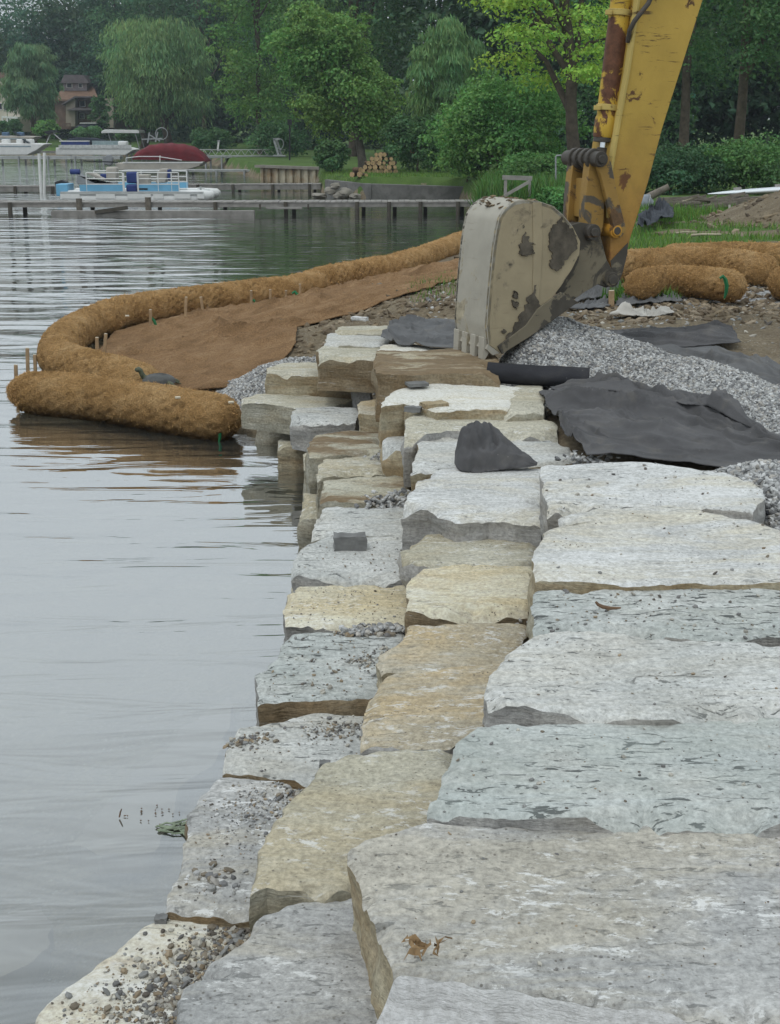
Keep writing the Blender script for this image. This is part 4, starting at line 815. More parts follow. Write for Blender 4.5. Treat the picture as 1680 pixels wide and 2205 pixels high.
# bundle on the slab
def bundle(label, seed=81):
    c0 = at(1000, 992, .73); c1 = at(1165, 1000, .73); n, k = 90, 72
    s_ = np.linspace(0, 1, n); A = np.linspace(0, 2*math.pi, k, endpoint=False); A, S_ = np.meshgrid(A, s_)
    hw = np.interp(s_, [0,.05,.12,.25,.4,.55,.75,.93,1], [.012,.085,.125,.135,.120,.085,.055,.042,.015]); hgt = np.interp(s_, [0,.05,.12,.22,.35,.5,.7,.9,1], [.03,.19,.245,.262,.25,.195,.125,.055,.012]); ks_ = np.hanning(13); ks_ /= ks_.sum(); hgt = np.convolve(np.pad(hgt, 6, 'edge'), ks_, 'valid'); hw = np.convolve(np.pad(hw, 6, 'edge'), ks_, 'valid')
    C = c0[None] + (c1-c0)[None]*(s_*1.07-.12)[:, None]
    fold = 1 + .12*np.sin(A*4+S_*7+2*fbm(P3(S_*3, np.cos(A), np.sin(A)), seed, 2)) *np.exp(-S_*1.2) + .26*fbm(P3(np.cos(A)*2.2, np.sin(A)*2.2, S_*7), seed+1, 4)
    crease = np.clip(1-np.abs(vn(P3(np.cos(A)*2+S_*5, np.sin(A)*2, S_*3), seed+3))*3.2, 0, 1)*.17
    d = (c1-c0)/np.linalg.norm(c1-c0); nn = np.array((-d[1], d[0], 0))
    yy = np.cos(A)*hw[:, None]*fold; zz = np.maximum(np.sin(A), -.15)*hgt[:, None]*(fold-crease)
    V = C[:, None, :] + nn*yy[..., None] + np.array((0,0,1))*(zz*.80)[..., None]; V[..., 2] = np.maximum(V[..., 2], .69)
    i = np.arange(n*k).reshape(n, k); Fc = np.stack([i[:-1].ravel(), np.roll(i[:-1], -1, 1).ravel(), np.roll(i[1:], -1, 1).ravel(), i[1:].ravel()], 1)
    o = mesh_obj('fabric_bundle', V.reshape(-1, 3), Fc.tolist() + [tuple(i[0, ::-1]), tuple(i[-1])], FAB); return tag(o, label, 'fabric bundle')
bundle('black fabric bundle gathered like a sack on the white layered slabs')
for lb, Fp, Bp, zz in [('small black fabric tongue sticking out under the cream slab', [(940,1331),(970,1333),(1000,1329)], [(958,1322),(990,1318),(1010,1318)], .56), ('dark fabric sliver beside the coarse gravel at the right edge', [(1632,1105),(1700,1135),(1760,1180)], [(1645,1085),(1700,1105),(1760,1140)], .76)]:
    sheet('fabric_scrap', lb, 'fabric scrap', Fp, Bp, [], [], zz, FABD, 30, 14, .03, (6, 12), 83, group=None)
# twig, dead leaves, floating weed
TW = plain('dry_twig', (.16,.10,.06), .8, .3, 20)
def P_(x, y, z): return at(x, y, z)
o = MB().tube([P_(1283,1296,.862),P_(1288,1302,.852),P_(1298,1307,.846),P_(1315,1310,.846),P_(1337,1309,.848)], [.004,.006,.007,.006,.003], 7).build('twig', TW, smooth=True); tag(o, 'curled brown twig lying on the blue-grey slab', 'twig')
LFm = plain('dead_leaf', (.25,.165,.085), .8, .4, 30)
mb = MB(); r_ = random.Random(4); lp = at(905, 2050, .785)
for k in range(13):       # curled strips and crumpled blades
    c = lp + np.array((r_.gauss(0, .020), r_.gauss(0, .016), .004)); a = r_.uniform(0, 6.28); ln_ = r_.uniform(.016, .045); wd_ = r_.uniform(.002, .007); d_1 = np.array((math.cos(a), math.sin(a), 0)); n_1 = np.array((-d_1[1], d_1[0], 0)); pv_ = []
    for q_ in range(5):
        f_ = q_/4; p_ = c + d_1*ln_*(f_-.5) + n_1*.012*math.sin(f_*5+k) + np.array((0, 0, r_.uniform(0, .016))); pv_ += [p_-n_1*wd_*math.sin(f_*2.6+.3), p_+n_1*wd_*math.sin(f_*2.6+.3)+np.array((0, 0, r_.uniform(-.004, .010)))]
    mb.add(pv_, [(2*q_, 2*q_+1, 2*q_+3, 2*q_+2) for q_ in range(4)])
o = mb.build('leaf_clump', LFm); tag(o, 'withered brown leaf clump on the huge near slab', 'dead leaves')
WD = plain('water_weed', (.21,.25,.17), .6, .4, 20); mb = MB()
for k in range(26):
    c = at(r_.uniform(335, 400), r_.gauss(1784, 6), .006); a = r_.gauss(0, .6); ln_ = r_.uniform(.02, .07); mb.bar(c, c + np.array((math.cos(a)*ln_, math.sin(a)*ln_, .002)), .008, .003)
o = mb.build('water_weed', WD); tag(o, 'green weed floating against the gritty lakeside slab', 'water weed')
mb = MB()
for k in range(18):
    c = at(r_.uniform(262, 400), r_.gauss(1760, 13), .004); a = r_.uniform(0, 6.28); ln_ = r_.uniform(.003, .009); mb.bar(c, c + np.array((math.cos(a)*ln_, math.sin(a)*ln_, .002)), .003, .003)
mb.tube([at(257,1760,.005), at(259,1750,.02), at(262,1742,.035)], [.003,.003,.002], 5)
o = mb.build('floating_bark', TW); tag(o, 'dark bark crumbs floating in a row near the gritty slab', 'floating debris', kind='stuff')
GB = plain('grass_blade', (.10,.17,.035), .8, .35, 12)
# ------------------------------------------------------------------ excavator: bucket, links, cylinder, stick
def worn(name, paint, rust, amt, muds=None, mud_amt=.5, rough=.55, scale=2.2, bottom=None, scratch=.85):
    """machine paint with rust scars, scratches and dried mud"""
    m, t, b, _ = new_mat(name); v = coords(t, rnd=False)
    c = ramp(t, noise(t, v, 3.5, 6, .6), [(.3, tuple(x*.85 for x in paint)), (.7, tuple(min(1, x*1.08) for x in paint))])
    r = ramp(t, noise(t, v, scale, 9, .68, .5), [(.62-amt*.3, 0.0), (.65-amt*.3, 1.0)])
    rc = ramp(t, noise(t, v, 18, 6, .7), [(.3, tuple(x*.6 for x in rust)), (.7, tuple(x*1.5 for x in rust))])
    c = mixc(t, r, c, rc)
    # scratches running across and along
    for rot, sc_ in ((R(35), (1.2, 1, 16)), (R(-50), (2, 1, 20))):
        vs = nd(t, 'ShaderNodeMapping', {'Vector': coords(t, rnd=False), 'Rotation': (0, rot, 0), 'Scale': sc_}).outputs[0]
        s_ = mth(t, 'MULTIPLY', ramp(t, noise(t, vs, 2.2, 7, .7, .3), [(.61, 0.0), (.63, 1.0)]), ramp(t, noise(t, v, 2.6, 3), [(.46, 0.0), (.54, 1.0)]))
        c = mixc(t, mth(t, 'MULTIPLY', s_, scratch), c, (.085,.05,.025))
    if bottom:      # rust creeping up the lower end of the stick
        z = nd(t, 'ShaderNodeSeparateXYZ', {0: nd(t, 'ShaderNodeNewGeometry').outputs['Position']}).outputs[2]
        k = nd(t, 'ShaderNodeMapRange', {0: mth(t, 'ADD', z, mth(t, 'MULTIPLY', noise(t, v, 4, 8, .7), .55)), 1: bottom[1], 2: bottom[0], 3: 0.0, 4: .92}).outputs[0]
        c = mixc(t, k, c, mixc(t, ramp(t, noise(t, v, 9, 7, .7), [(.4, 0.0), (.65, 1.0)]), (.33,.155,.045), (.17,.07,.03)))
    if muds:
        d = ramp(t, noise(t, v, 3.4, 9, .62, .8), [(.64-mud_amt*.3, 0.0), (.67-mud_amt*.3, 1.0)])
        c = mixc(t, d, c, mixc(t, noise(t, v, 14, 6, .7), tuple(x*.6 for x in muds), tuple(x*1.5 for x in muds)))
    setc(t, b, c, rough); bump(t, b, mth(t, 'ADD', noise(t, v, 30, 6, .7), mth(t, 'MULTIPLY', r, .4)), .30, .006)
    return m
YEL = worn('yellow_paint', (.49,.33,.07), (.11,.055,.025), .05, scale=4.5, bottom=(1.72, 2.78))
YELS = worn('yellow_paint_faded', (.50,.38,.12), (.13,.07,.03), .08)
CYL = worn('rusty_cylinder_paint', (.55,.36,.05), (.115,.050,.026), .44, scale=3.0)
LINKM = worn('rusty_link_paint', (.33,.20,.055), (.12,.07,.035), .32, (.10,.085,.065), .35)
GREASE = worn('greasy_steel', (.07,.062,.052), (.10,.06,.03), .15, rough=.5)
DRYMUD = worn('bucket_dried_mud', (.36,.30,.195), (.27,.225,.15), .25, (.082,.070,.054), .10, .85, scratch=.18)
BACKM = worn('bucket_back_steel', (.40,.375,.315), (.33,.29,.21), .28, rough=.7, scratch=.18)
EARM = worn('bucket_dark_clay', (.20,.172,.12), (.13,.11,.078), .42, (.072,.064,.052), .62, .85, scratch=.18)
CHROME = plain('cylinder_rod_chrome', (.75,.78,.80), .12, .03, 5, metal=1.0, bmp=0)
ORNG = worn('orange_pin_boss', (.55,.28,.04), (.20,.10,.03), .2, (.07,.06,.045), .2)
TH = R(23); Ud = np.array((math.cos(TH), math.sin(TH), 0)); Wd = np.array((-math.sin(TH), math.cos(TH), 0)); Zd = np.array((0,0,1.0)); WID = .50
B0 = at(1048, 772, .885)
def uzp(px, py, s=0.0):
    """point where the view ray meets the vertical plane of the arm, s metres across the bucket's width"""
    d = ray(px, py); P0 = B0 + Wd*s; t = ((P0 - np.array((0,0,H)))@Wd)/(d@Wd); return np.array((0,0,H)) + d*t
def bw(p, s): return np.asarray(p) + Wd*s
EX = empty('excavator', B0, 'muddy excavator bucket and yellow worn arm reaching down beside the wall', 'excavator')
EX['label'] = 'yellow rust-worn excavator arm with its mud-caked bucket set down on the wall'
def plate(name, px, s0, th, mat, bevel=.004, parent=EX, sref=None):
    sr = s0 if sref is None else sref
    P = [uzp(x, y, sr) + Wd*(s0-sr) for x, y in px]; return MB().prism(P, Wd, th).build(name, mat, parent, smooth=True, angle=25, bevel=bevel)
# side profile of the bucket (back edge down to the teeth, mouth edge back up)
back = [(1052,742),(1048,703),(1051,660),(1055,611),(1059,570),(1063,532),(1068,500),(1075,470),(1088,449),(1106,435),(1130,430),(1160,433)]
prof = back + [(1190,443),(1212,462),(1234,488),(1250,520),(1248,548),(1232,580),(1208,617),(1190,640),(1235,655),(1190,688),(1142,722),(1100,748),(1077,760)]
for s0 in (0.0, WID-.03):
    plate('side_plate', prof, s0, .03, DRYMUD if s0 == 0 else EARM, sref=0.0)
# wear strip and cutting edge plate on the near side
plate('side_cutter', [(1243,650),(1188,690),(1140,724),(1079,762),(1070,745),(1130,700),(1156,664),(1205,628),(1225,640)], -.016, .0155, EARM, .004, sref=0.0)
plate('seam_plate', [(1147,436),(1166,436),(1168,520),(1164,600),(1158,664),(1148,700),(1141,696),(1146,640),(1148,560)], -.006, .0055, DRYMUD, .002, sref=0.0)
CLAY = plain('caked_dark_mud', (.10,.086,.066), .9, .45, 14, bmp=.8)
def mudp(px, seed, jit=3.5):
    pts_ = resample(np.array(px + [px[0]], float), 90)[:-1]; kk = np.arange(len(pts_)); a_ = kk/len(pts_)*6.283
    pts_ = pts_ + np.stack([fbm(P3(np.cos(a_)*6, np.sin(a_)*6, seed), seed, 4), fbm(P3(np.cos(a_)*6, np.sin(a_)*6, seed+9), seed+3, 4)], 1)*jit*2.2
    plate('mud_patch', [tuple(p) for p in pts_], -.011, .011, CLAY, 0, sref=0.0)
mudp([(1207,470),(1188,490),(1181,515),(1187,545),(1182,575),(1200,585),(1215,560),(1236,540),(1243,522),(1230,492)], 1)
mudp([(1131,500),(1136,516),(1150,524),(1146,535),(1150,548),(1136,548),(1124,552),(1117,535),(1122,520)], 2, 3)
mudp([(1148,612),(1156,640),(1166,668),(1156,690),(1128,716),(1104,738),(1092,742),(1096,715),(1112,690),(1128,668),(1136,640)], 3, 5)
mudp([(1106,626),(1114,632),(1112,642),(1104,640)], 4, 2); mudp([(1102,646),(1116,652),(1112,664),(1104,660)], 5, 2); mudp([(1192,672),(1214,656),(1230,640),(1216,632),(1196,648)], 6, 3); mudp([(1084,708),(1090,713),(1084,718),(1079,713)], 7, 1)
# curved back sheet
def strip_sheet(name, px, s0, s1, th, mat, nrm_out, parent=EX, nn=16):
    P = resample([uzp(x, y, 0.0) for x, y in px], 70)
    tg = np.gradient(P, axis=0); tg /= np.linalg.norm(tg, axis=1)[:, None]; out = np.cross(tg, Wd)*nrm_out
    mb = MB(); n = len(P); V = []
    for o_ in (0.0, th):
        for j in range(nn):
            sj = s0 + (s1-s0)*j/(nn-1)
            V += list(P + out*(o_ - 0.0) + Wd*sj + out*(.006*fbm(P*6+sj*9, 33, 3))[:, None]*(o_ > 0))
    idx = np.arange(2*nn*n).reshape(2, nn, n); Fc = []
    for l_ in (0, 1):
        q = idx[l_]
        for j in range(nn-1):
            for i in range(n-1): Fc.append((q[j,i], q[j,i+1], q[j+1,i+1], q[j+1,i]))
    for i in range(n-1):
        Fc.append((idx[0,0,i], idx[0,0,i+1], idx[1,0,i+1], idx[1,0,i])); Fc.append((idx[0,-1,i], idx[0,-1,i+1], idx[1,-1,i+1], idx[1,-1,i]))
    for j in range(nn-1):
        Fc.append((idx[0,j,0], idx[0,j+1,0], idx[1,j+1,0], idx[1,j,0])); Fc.append((idx[0,j,-1], idx[0,j+1,-1], idx[1,j+1,-1], idx[1,j,-1]))
    return MB().add(V, [tuple(int(a) for a in f) for f in Fc]).build(name, mat, parent, smooth=True, angle=45)
strip_sheet('back_sheet', back + [(1190,443),(1212,462),(1232,486)], .0, WID, -.022, BACKM, 1)
# lip with teeth
Lp = uzp(1050, 735, 0); Lq = uzp(1047, 768, 0)
lip = MB().prism([bw(uzp(1052,742,0), .002), bw(uzp(1047,752,0), .002), bw(uzp(1062,766,0), .002), bw(uzp(1077,760,0), .002)], Wd, WID-.004).build('cutting_lip', BACKM, EX, bevel=.003)
for k in range(4):
    s = .02 + k*(WID-.11)/3
    base = [uzp(1046,727,0), uzp(1058,730,0), uzp(1066,748,0), uzp(1050,776,0), uzp(1044,776,0)]
    tb_ = MB().prism([bw(p, s) - Ud*.006 for p in base], Wd, .075).build('tooth', BACKM, EX, smooth=True, angle=30, bevel=.006)
# hinge ears behind the bucket
ear = [(1238,488),(1262,480),(1285,484),(1300,494),(1308,520),(1318,560),(1334,590),(1338,604),(1332,617),(1318,622),(1300,614),(1270,632),(1238,654),(1200,626),(1240,570),(1256,535)]
for s0 in (.07, WID-.10): plate('hinge_ear', ear, s0, .035, EARM, sref=.0)
def pin(name, px, py, r, s0, s1, mat, parent=EX, sref=0.0):
    c = uzp(px, py, sref); return MB().tube([bw(c, s0-sref), bw(c, s1-sref)], r, 22).build(name, mat, parent, smooth=True, angle=40, bevel=.004)
def boss(px, py, r, s0, s1, mat, cap=True):
    o = pin('pin_boss', px, py, r, s0, s1, mat)
    if cap:
        pin('pin_head', px, py, r*.55, s0-.016, s0+.004, GREASE); return o
    return o
boss(1323, 603, .052, .02, WID-.02, EARM); pin('pin_ring', 1323, 603, .036, .005, .03, EARM)
boss(1283, 501, .055, .02, WID-.02, GREASE)
boss(1337, 498, .050, .055, .445, ORNG); pin('pin_ring', 1337, 498, .037, .042, .06, ORNG)
# link between cylinder end and bucket: H-shaped casting
hl = [(1258,352),(1288,350),(1302,420),(1304,470),(1300,505),(1270,505),(1252,492),(1240,470),(1246,420)]
link = plate('bucket_link', [(1270,350),(1296,350),(1303,420),(1300,480),(1296,502),(1268,502),(1258,480),(1262,420)], .10, .08, LINKM, sref=.10)
plate('bucket_link', [(1270,350),(1296,350),(1303,420),(1300,480),(1296,502),(1268,502),(1258,480),(1262,420)], .32, .08, LINKM, sref=.10)
plate('link_web', [(1276,385),(1296,385),(1298,470),(1270,470)], .18, .14, LINKM, sref=.10)
# rocker arms to the stick, near and far
rk = [(1288,336),(1301,330),(1313,338),(1318,356),(1330,420),(1345,478),(1349,496),(1337,512),(1324,500),(1312,450),(1296,384),(1286,352)]
for s0 in (.045, .415): plate('rocker_arm', rk, s0, .04, LINKM, sref=.045)
boss(1299, 343, .052, .02, .48, GREASE)
mbk = MB()
for s_ in (.12, .20, .28, .36): mbk.disc(bw(uzp(1299,343,0), s_), Wd, .070, .035, 20)
mbk.build('link_collar', GREASE, EX, smooth=True, bevel=.006)
# bucket cylinder
ax0 = uzp(1297, 343, .25); axT = uzp(1339, 0, .25); dcy = (axT-ax0)/np.linalg.norm(axT-ax0); Lc = np.linalg.norm(axT-ax0)
def oncyl(py_): # point on the cylinder axis seen at image height py_
    ts = np.linspace(-.2, 2.6, 1400); P = ax0 + dcy*ts[:, None]; f = P[:, 1]*_cp - (P[:, 2]-H)*_sp; u_ = P[:, 1]*_sp + (P[:, 2]-H)*_cp; yy = PY - F*u_/f
    return P[np.argmin(np.abs(yy-py_))]
cy0, cy1 = oncyl(297), oncyl(258); rc = .078
MB().tube([oncyl(343), oncyl(290)], .028, 16).build('cylinder_rod', CHROME, EX, smooth=True)
MB().tube([oncyl(352), oncyl(318)], [.062,.045], 18).build('rod_eye', GREASE, EX, smooth=True, bevel=.004)
MB().tube([cy0, cy0+dcy*.012, cy1, cy1+dcy*.02], [rc*1.02, rc*1.08, rc*1.08, rc*1.0], 26).build('cylinder_gland', CYL, EX, smooth=True)
MB().tube([cy0-dcy*.03, cy0+dcy*.002], rc*1.0, 24).build('gland_seal', GREASE, EX, smooth=True)
MB().tube([cy1, axT+dcy*1.1], rc*.97, 28).build('cylinder_barrel', CYL, EX, smooth=True)
for pyb in (232, 28):
    cb = oncyl(pyb); bo_ = MB().tube([cb-dcy*.02, cb+dcy*.02], rc*1.10, 26).build('pipe_clamp', YELS, EX, smooth=True, bevel=.003)
    for sg in (-1, 1):
        MB().box(cb + Ud*sg*(rc+.025) - Wd*.02, (.045, .035, .032)).build('clamp_lug', YELS, bo_, bevel=.004) if False else MB().box(cb + Ud*sg*(rc+.025) - Wd*.02, (.045, .035, .032)).build('clamp_lug', YELS, EX, bevel=.004)
pb = [oncyl(y_) - Wd*.07 + Ud*.085 for y_ in (255, 180, 100, 20)] ; pb.append(pb[-1]+dcy*.9)
MB().tube(pb, .014, 10).build('hydraulic_pipe', YELS, EX, smooth=True)
hz_ = [uzp(1408,-20,.05), uzp(1396,8,.05), uzp(1380,28,.04), uzp(1366,46,.05), uzp(1356,66,.08), uzp(1352,90,.12)]
MB().tube([hz_[0]+Zd*.5+Ud*.15] + hz_, .017, 10).build('hydraulic_hose', GREASE, EX, smooth=True)
# stick: a tapering box beam, its foot narrowing to the bucket pin
stick_px = [(1331,600),(1318,588),(1313,560),(1316,500),(1316,440),(1319,364),(1337,255),(1355,157),(1370,55),(1377,0),(1392,-110),(1412,-260),(1425,-350),(1470,-430),(1560,-440),(1630,-360),(1612,-300),(1548,-110),(1514,0),(1468,146),(1428,273),(1396,394),(1359,510),(1340,585),(1337,600)]
S0, S1 = .09, .41
plate('stick', stick_px, S0, S1-S0, YEL, .008, sref=S0)
# welded edge strips standing proud of the side
plate('stick_edge_rail', [(1316,470),(1319,364),(1337,255),(1355,157),(1370,55),(1377,0),(1395,-130),(1388,-130),(1371,0),(1364,55),(1349,157),(1331,255),(1313,364),(1311,470)], S0-.012, .05, YELS, .003, sref=S0)
# dark muddy foot of the stick
plate('stick_foot', [(1318,590),(1314,562),(1330,545),(1352,522),(1350,548),(1340,588),(1334,603),(1326,600)], S0-.006, .0058, EARM, .002, sref=S0)
for y0, a, b_ in ((126, (1385,118), (1402,126)),):
    pass
# upper end: boom pin and the end of the boom rising away
bp_ = uzp(1545, -330, .25); MB().tube([bp_-Wd*.24, bp_+Wd*.24], .07, 20).build('boom_pin', GREASE, EX, smooth=True)
bz = [bp_+Zd*.16-Ud*.05, bp_-Zd*.16-Ud*.05, bp_+Ud*1.7+Zd*.55, bp_+Ud*3.6+Zd*.5, bp_+Ud*3.7+Zd*1.0, bp_+Ud*1.6+Zd*1.05]
MB().prism([p-Wd*.17 for p in bz], Wd, .34).build('boom', YEL, EX, bevel=.01)
# clods stuck on the bucket rim
r_ = random.Random(9); Pm = []
for k in range(60):
    t_ = r_.random(); q = back[8:] + [(1190,443),(1212,462)]; i = min(int(t_*(len(q)-1)), len(q)-2); f_ = t_*(len(q)-1)-i
    p = uzp(q[i][0]*(1-f_)+q[i+1][0]*f_, q[i][1]*(1-f_)+q[i+1][1]*f_, 0) + Wd*r_.uniform(.03, WID-.03) + Zd*.004; Pm.append(p)
V_, F_, c_ = pebble_geo(np.array(Pm), np.array([r_.uniform(.006, .026) for _ in Pm]), np.array([(.17,.12,.07),(.24,.18,.11),(.12,.09,.06)]), 5, .3)
o = mesh_obj('mud_crumbs', V_-np.array(EX.location), F_, GRV_M, parent=EX, smooth=False, colr=c_); tag(o, kind='stuff')
# ------------------------------------------------------------------ trees
mL = bpy.data.materials.new('foliage'); mL.use_nodes = True; t = mL.node_tree; t.nodes.clear()
out = t.nodes.new('ShaderNodeOutputMaterial'); a_ = nd(t, 'ShaderNodeAttribute', attribute_name='Col')
d_ = nd(t, 'ShaderNodeBsdfDiffuse', {'Color': a_.outputs['Color']})
tc_ = mixc(t, .5, a_.outputs['Color'], (.9, 1.0, .35), 'MULTIPLY'); tl_ = nd(t, 'ShaderNodeBsdfTranslucent', {'Color': tc_})
gs_ = nd(t, 'ShaderNodeBsdfGlossy', {'Color': (.5,.5,.5,1), 'Roughness': .5})
x1 = nd(t, 'ShaderNodeMixShader', {0: .32, 1: d_.outputs[0], 2: tl_.outputs[0]}); x2 = nd(t, 'ShaderNodeMixShader', {0: .03, 1: x1.outputs[0], 2: gs_.outputs[0]})
t.links.new(x2.outputs[0], out.inputs[0])
BARK = plain('bark', (.095,.075,.055), .95, .4, 5, bmp=.8)
BARKG = plain('bark_grey', (.15,.13,.105), .95, .4, 5, bmp=.8)
def leaf_mesh(name, C, Rr, n, size, colr_, seed, droop=0.0, parent=None, hole=.35, mat=None, aspect=.62, flat=.0):
    """leaves spread through a set of ellipsoidal clumps. C (k,3) centres, Rr (k,3) radii, local to parent"""
    n = int(n*1.5); size *= .86; g = np.random.default_rng(seed); C = np.asarray(C, float); Rr = np.asarray(Rr, float)
    wgt = (Rr[:, 0]*Rr[:, 2]); wgt = wgt/wgt.sum(); ci = g.choice(len(C), n, p=wgt)
    dr = g.normal(0, 1, (n, 3)); dr[:, 2] = np.abs(dr[:, 2])*np.where(g.random(n) < .78, 1, -1); dr /= np.linalg.norm(dr, axis=1)[:, None]
    rad = g.uniform(0, 1, (n, 1))**.42
    P = C[ci] + dr*Rr[ci]*rad*(1 + .30*fbm(dr*2.2 + ci[:, None]*3.7, seed, 3)[:, None])
    keep = fbm(P*(1.6/np.maximum(.5, Rr.mean())*1.6), seed+3, 3) > -hole + .10*g.normal(0, 1, n); P = P[keep]; dr = dr[keep]; ci = ci[keep]; n = len(P)
    nrm = dr*.55 + g.normal(0, .55, (n, 3)) + np.array((0, 0, .45)); nrm /= np.linalg.norm(nrm, axis=1)[:, None]
    if droop:
        L = np.stack([dr[:, 0]*.35, dr[:, 1]*.35, -np.ones(n)], 1) + g.normal(0, .28, (n, 3))
    else: L = np.cross(nrm, g.normal(0, 1, (n, 3)))
    L /= np.linalg.norm(L, axis=1)[:, None]; W = np.cross(nrm, L); W /= np.maximum(np.linalg.norm(W, axis=1), 1e-5)[:, None]
    s = size*g.uniform(.55, 1.45, (n, 1)); l2 = s*(.5 + droop); w2 = s*.5*aspect*(1-.45*bool(droop))
    bend = nrm*s*.12
    V = np.stack([P-L*l2, P+W*w2+bend, P+L*l2, P-W*w2+bend], 1).reshape(-1, 3)
    tone = 1 + .30*fbm(C[ci]*1.3, seed+5, 2) + g.normal(0, .17, n)
    hue = g.normal(0, .10, n) + .18*fbm(P*.5, seed+6, 2)
    c = 3.1*(np.array(colr_)[None]*.93+.07*np.array(colr_).mean())*np.clip(tone, .45, 1.8)[:, None]*np.stack([1+hue, np.ones(n), 1-.4*hue], 1)
    return mesh_obj(name, V, np.arange(4*n).reshape(n, 4), mat or mL, parent=parent, smooth=False, colr=np.repeat(np.clip(c, .004, 1), 4, 0))
def tree(label, xb, Y, ytop, hw, ybot, colr_, n=9000, size=.22, nc=22, droop=0.0, trunk=.22, lean=0.0, cx=None, seed=1, name='broadleaf_tree', group='trees on the far bank', forks=5, shape='round', hole=.35, rz=1.0, bark=None, depth=1.0, cat='tree'):
    X0 = atY(xb, 300, Y)[0]; g0 = gz(X0, Y); zt = atY(xb, ytop, Y)[2] if ytop > -900 else -ytop-900
    zb = max(g0+.1, atY(xb, ybot, Y)[2]); W = hw*Y/F; cxo = ((cx - xb)*Y/F) if cx is not None else 0.0
    root = empty(name, (X0, Y, g0), label, cat, group); g = np.random.default_rng(seed*13+5)
    C, Rr = [], []; Hc = zt-zb
    for k in range(nc):
        f = (k+.5)/nc; zz = zb + Hc*(.08+.86*f)
        if shape == 'round': env = math.sqrt(max(.06, 1-((f-.45)/.62)**2))
        elif shape == 'cone': env = 1.02-f*.97
        else: env = .9 if f < .7 else .9*(1-(f-.7)/.36)
        a = k*2.39996 + g.uniform(-.5, .5); rr = W*env*(.35+.5*math.sqrt(g.random()))
        cr = W*(.26+.16*g.random())*(.7+.5*env) if shape != 'cone' else W*(.20+.28*(1-f))
        C.append((cxo*min(1, .3+f) + math.cos(a)*rr*.95, math.sin(a)*rr*depth, zz-g0)); Rr.append((cr, cr*depth, cr*.78*rz if shape != 'cone' else cr*.35))
    if shape != 'cone':      # stray sprays break the outline
        for k in range(16):
            a = g.uniform(0, 6.283); f = g.uniform(.12, 1.0); env = math.sqrt(max(.05, 1-((f-.45)/.60)**2)) if shape == 'round' else (.95 if f < .8 else .6); rr = W*env*g.uniform(.92, 1.18); cr = W*g.uniform(.09, .17)
            C.append((cxo*min(1, .3+f)+math.cos(a)*rr, math.sin(a)*rr*depth, zb+Hc*f-g0)); Rr.append((cr, cr, cr*.6))
    C.append((cxo, 0, zb+Hc*.62-g0)); Rr.append((W*.55, W*.55*depth, Hc*.30))
    leaf_mesh('crown', C, Rr, n, size, colr_, seed, droop, root, hole)
    mb = MB(); r0 = trunk; top = Vector((cxo*.8, 0, (zb+Hc*.66)-g0)); base = Vector((0, 0, -.15)); pts = []
    for k in range(9):
        f = k/8; p = base.lerp(top, f); p.x += lean*math.sin(f*math.pi)*.5 + .06*math.sin(f*9+seed)*r0*4; pts.append(p)
    mb.tube(pts, [r0*1.45] + [r0*(1-.8*k/8) for k in range(1, 9)], 10)
    for k in range(forks):
        f = .30+.5*k/max(1, forks-1); st = base.lerp(top, f); st.x += lean*math.sin(f*math.pi)*.5; c = C[int(g.integers(nc//4, nc))]; e = Vector(c)
        m_ = st.lerp(e, .5) + Vector((0, 0, .12*(e-st).length)); mb.tube([st, m_, e], [r0*(.62-.35*f), r0*(.40-.2*f), r0*.10], 7)
    mb.v = [tuple(v) for v in mb.v]; o = mesh_obj('trunk', np.array(mb.v), mb.f, bark or BARK, parent=root, angle=60)
    return root
G1 = (.045,.098,.028); G2 = (.034,.074,.028); G3 = (.066,.128,.032); GD = (.026,.058,.026); GB_ = (.026,.060,.036); GW = (.07,.118,.038); GM = (.135,.205,.028); GPALE = (.074,.120,.050)
tree('dark blue-green tree at far left with sky showing through its thin top', 25, 165, -25, 120, 265, GB_, 8000, .42, 26, seed=1, hole=.22)
tree('dark tree second from the left edge, its right shoulder against open sky', 105, 158, 12, 78, 262, GB_, 7000, .40, 22, seed=2, hole=.26)
tree('dark conifer with ragged side branches right of the sky gap', 262, 150, -300, 120, 255, (.022,.052,.030), 11000, .40, 40, seed=3, shape='cone', name='conifer', hole=.30, forks=0)
tree('rounded small willow in front of the cream house', 74, 126, 92, 56, 268, (.060,.100,.048), 10000, .26, 26, droop=.5, seed=4, name='willow_tree', hole=.6, trunk=.3)
tree('broad willow with spreading crown and leaning trunks behind the red boat', 372, 112, 52, 118, 268, (.072,.118,.048), 19000, .25, 34, droop=.45, trunk=.42, lean=-.8, cx=345, seed=5, name='willow_tree', hole=.5, forks=9)
tree('dark trunked tree left of the leaning willow trunk', 310, 116, 190, 62, 285, G2, 4500, .25, 14, seed=6, trunk=.38)
tree('tall dark tree behind the broad willow', 440, 132, -260, 150, 240, GD, 11000, .36, 28, seed=7)
tree('mid green tree behind the conifer and willow', 330, 145, -140, 110, 250, (.036,.076,.034), 9000, .36, 24, seed=8)
tree('tall green tree with leaves hanging low over the lawn, right of the willow', 560, 92, -330, 105, 318, (.060,.116,.030), 17000, .24, 36, seed=9, hole=.5, shape='col')
tree('dark tall tree behind the low hanging green one', 640, 108, -400, 150, 250, G2, 12000, .30, 28, seed=10)
tree('leafy tree with long leaning trunk rising beside the log pile', 788, 57, 15, 118, 312, (.064,.118,.030), 20000, .165, 34, trunk=.21, lean=.15, cx=705, seed=11, hole=.45, bark=BARKG, forks=8, rz=.85)
tree('tall tree behind the leaning one, filling the top middle', 760, 84, -420, 190, 180, (.048,.092,.032), 15000, .25, 30, seed=12)
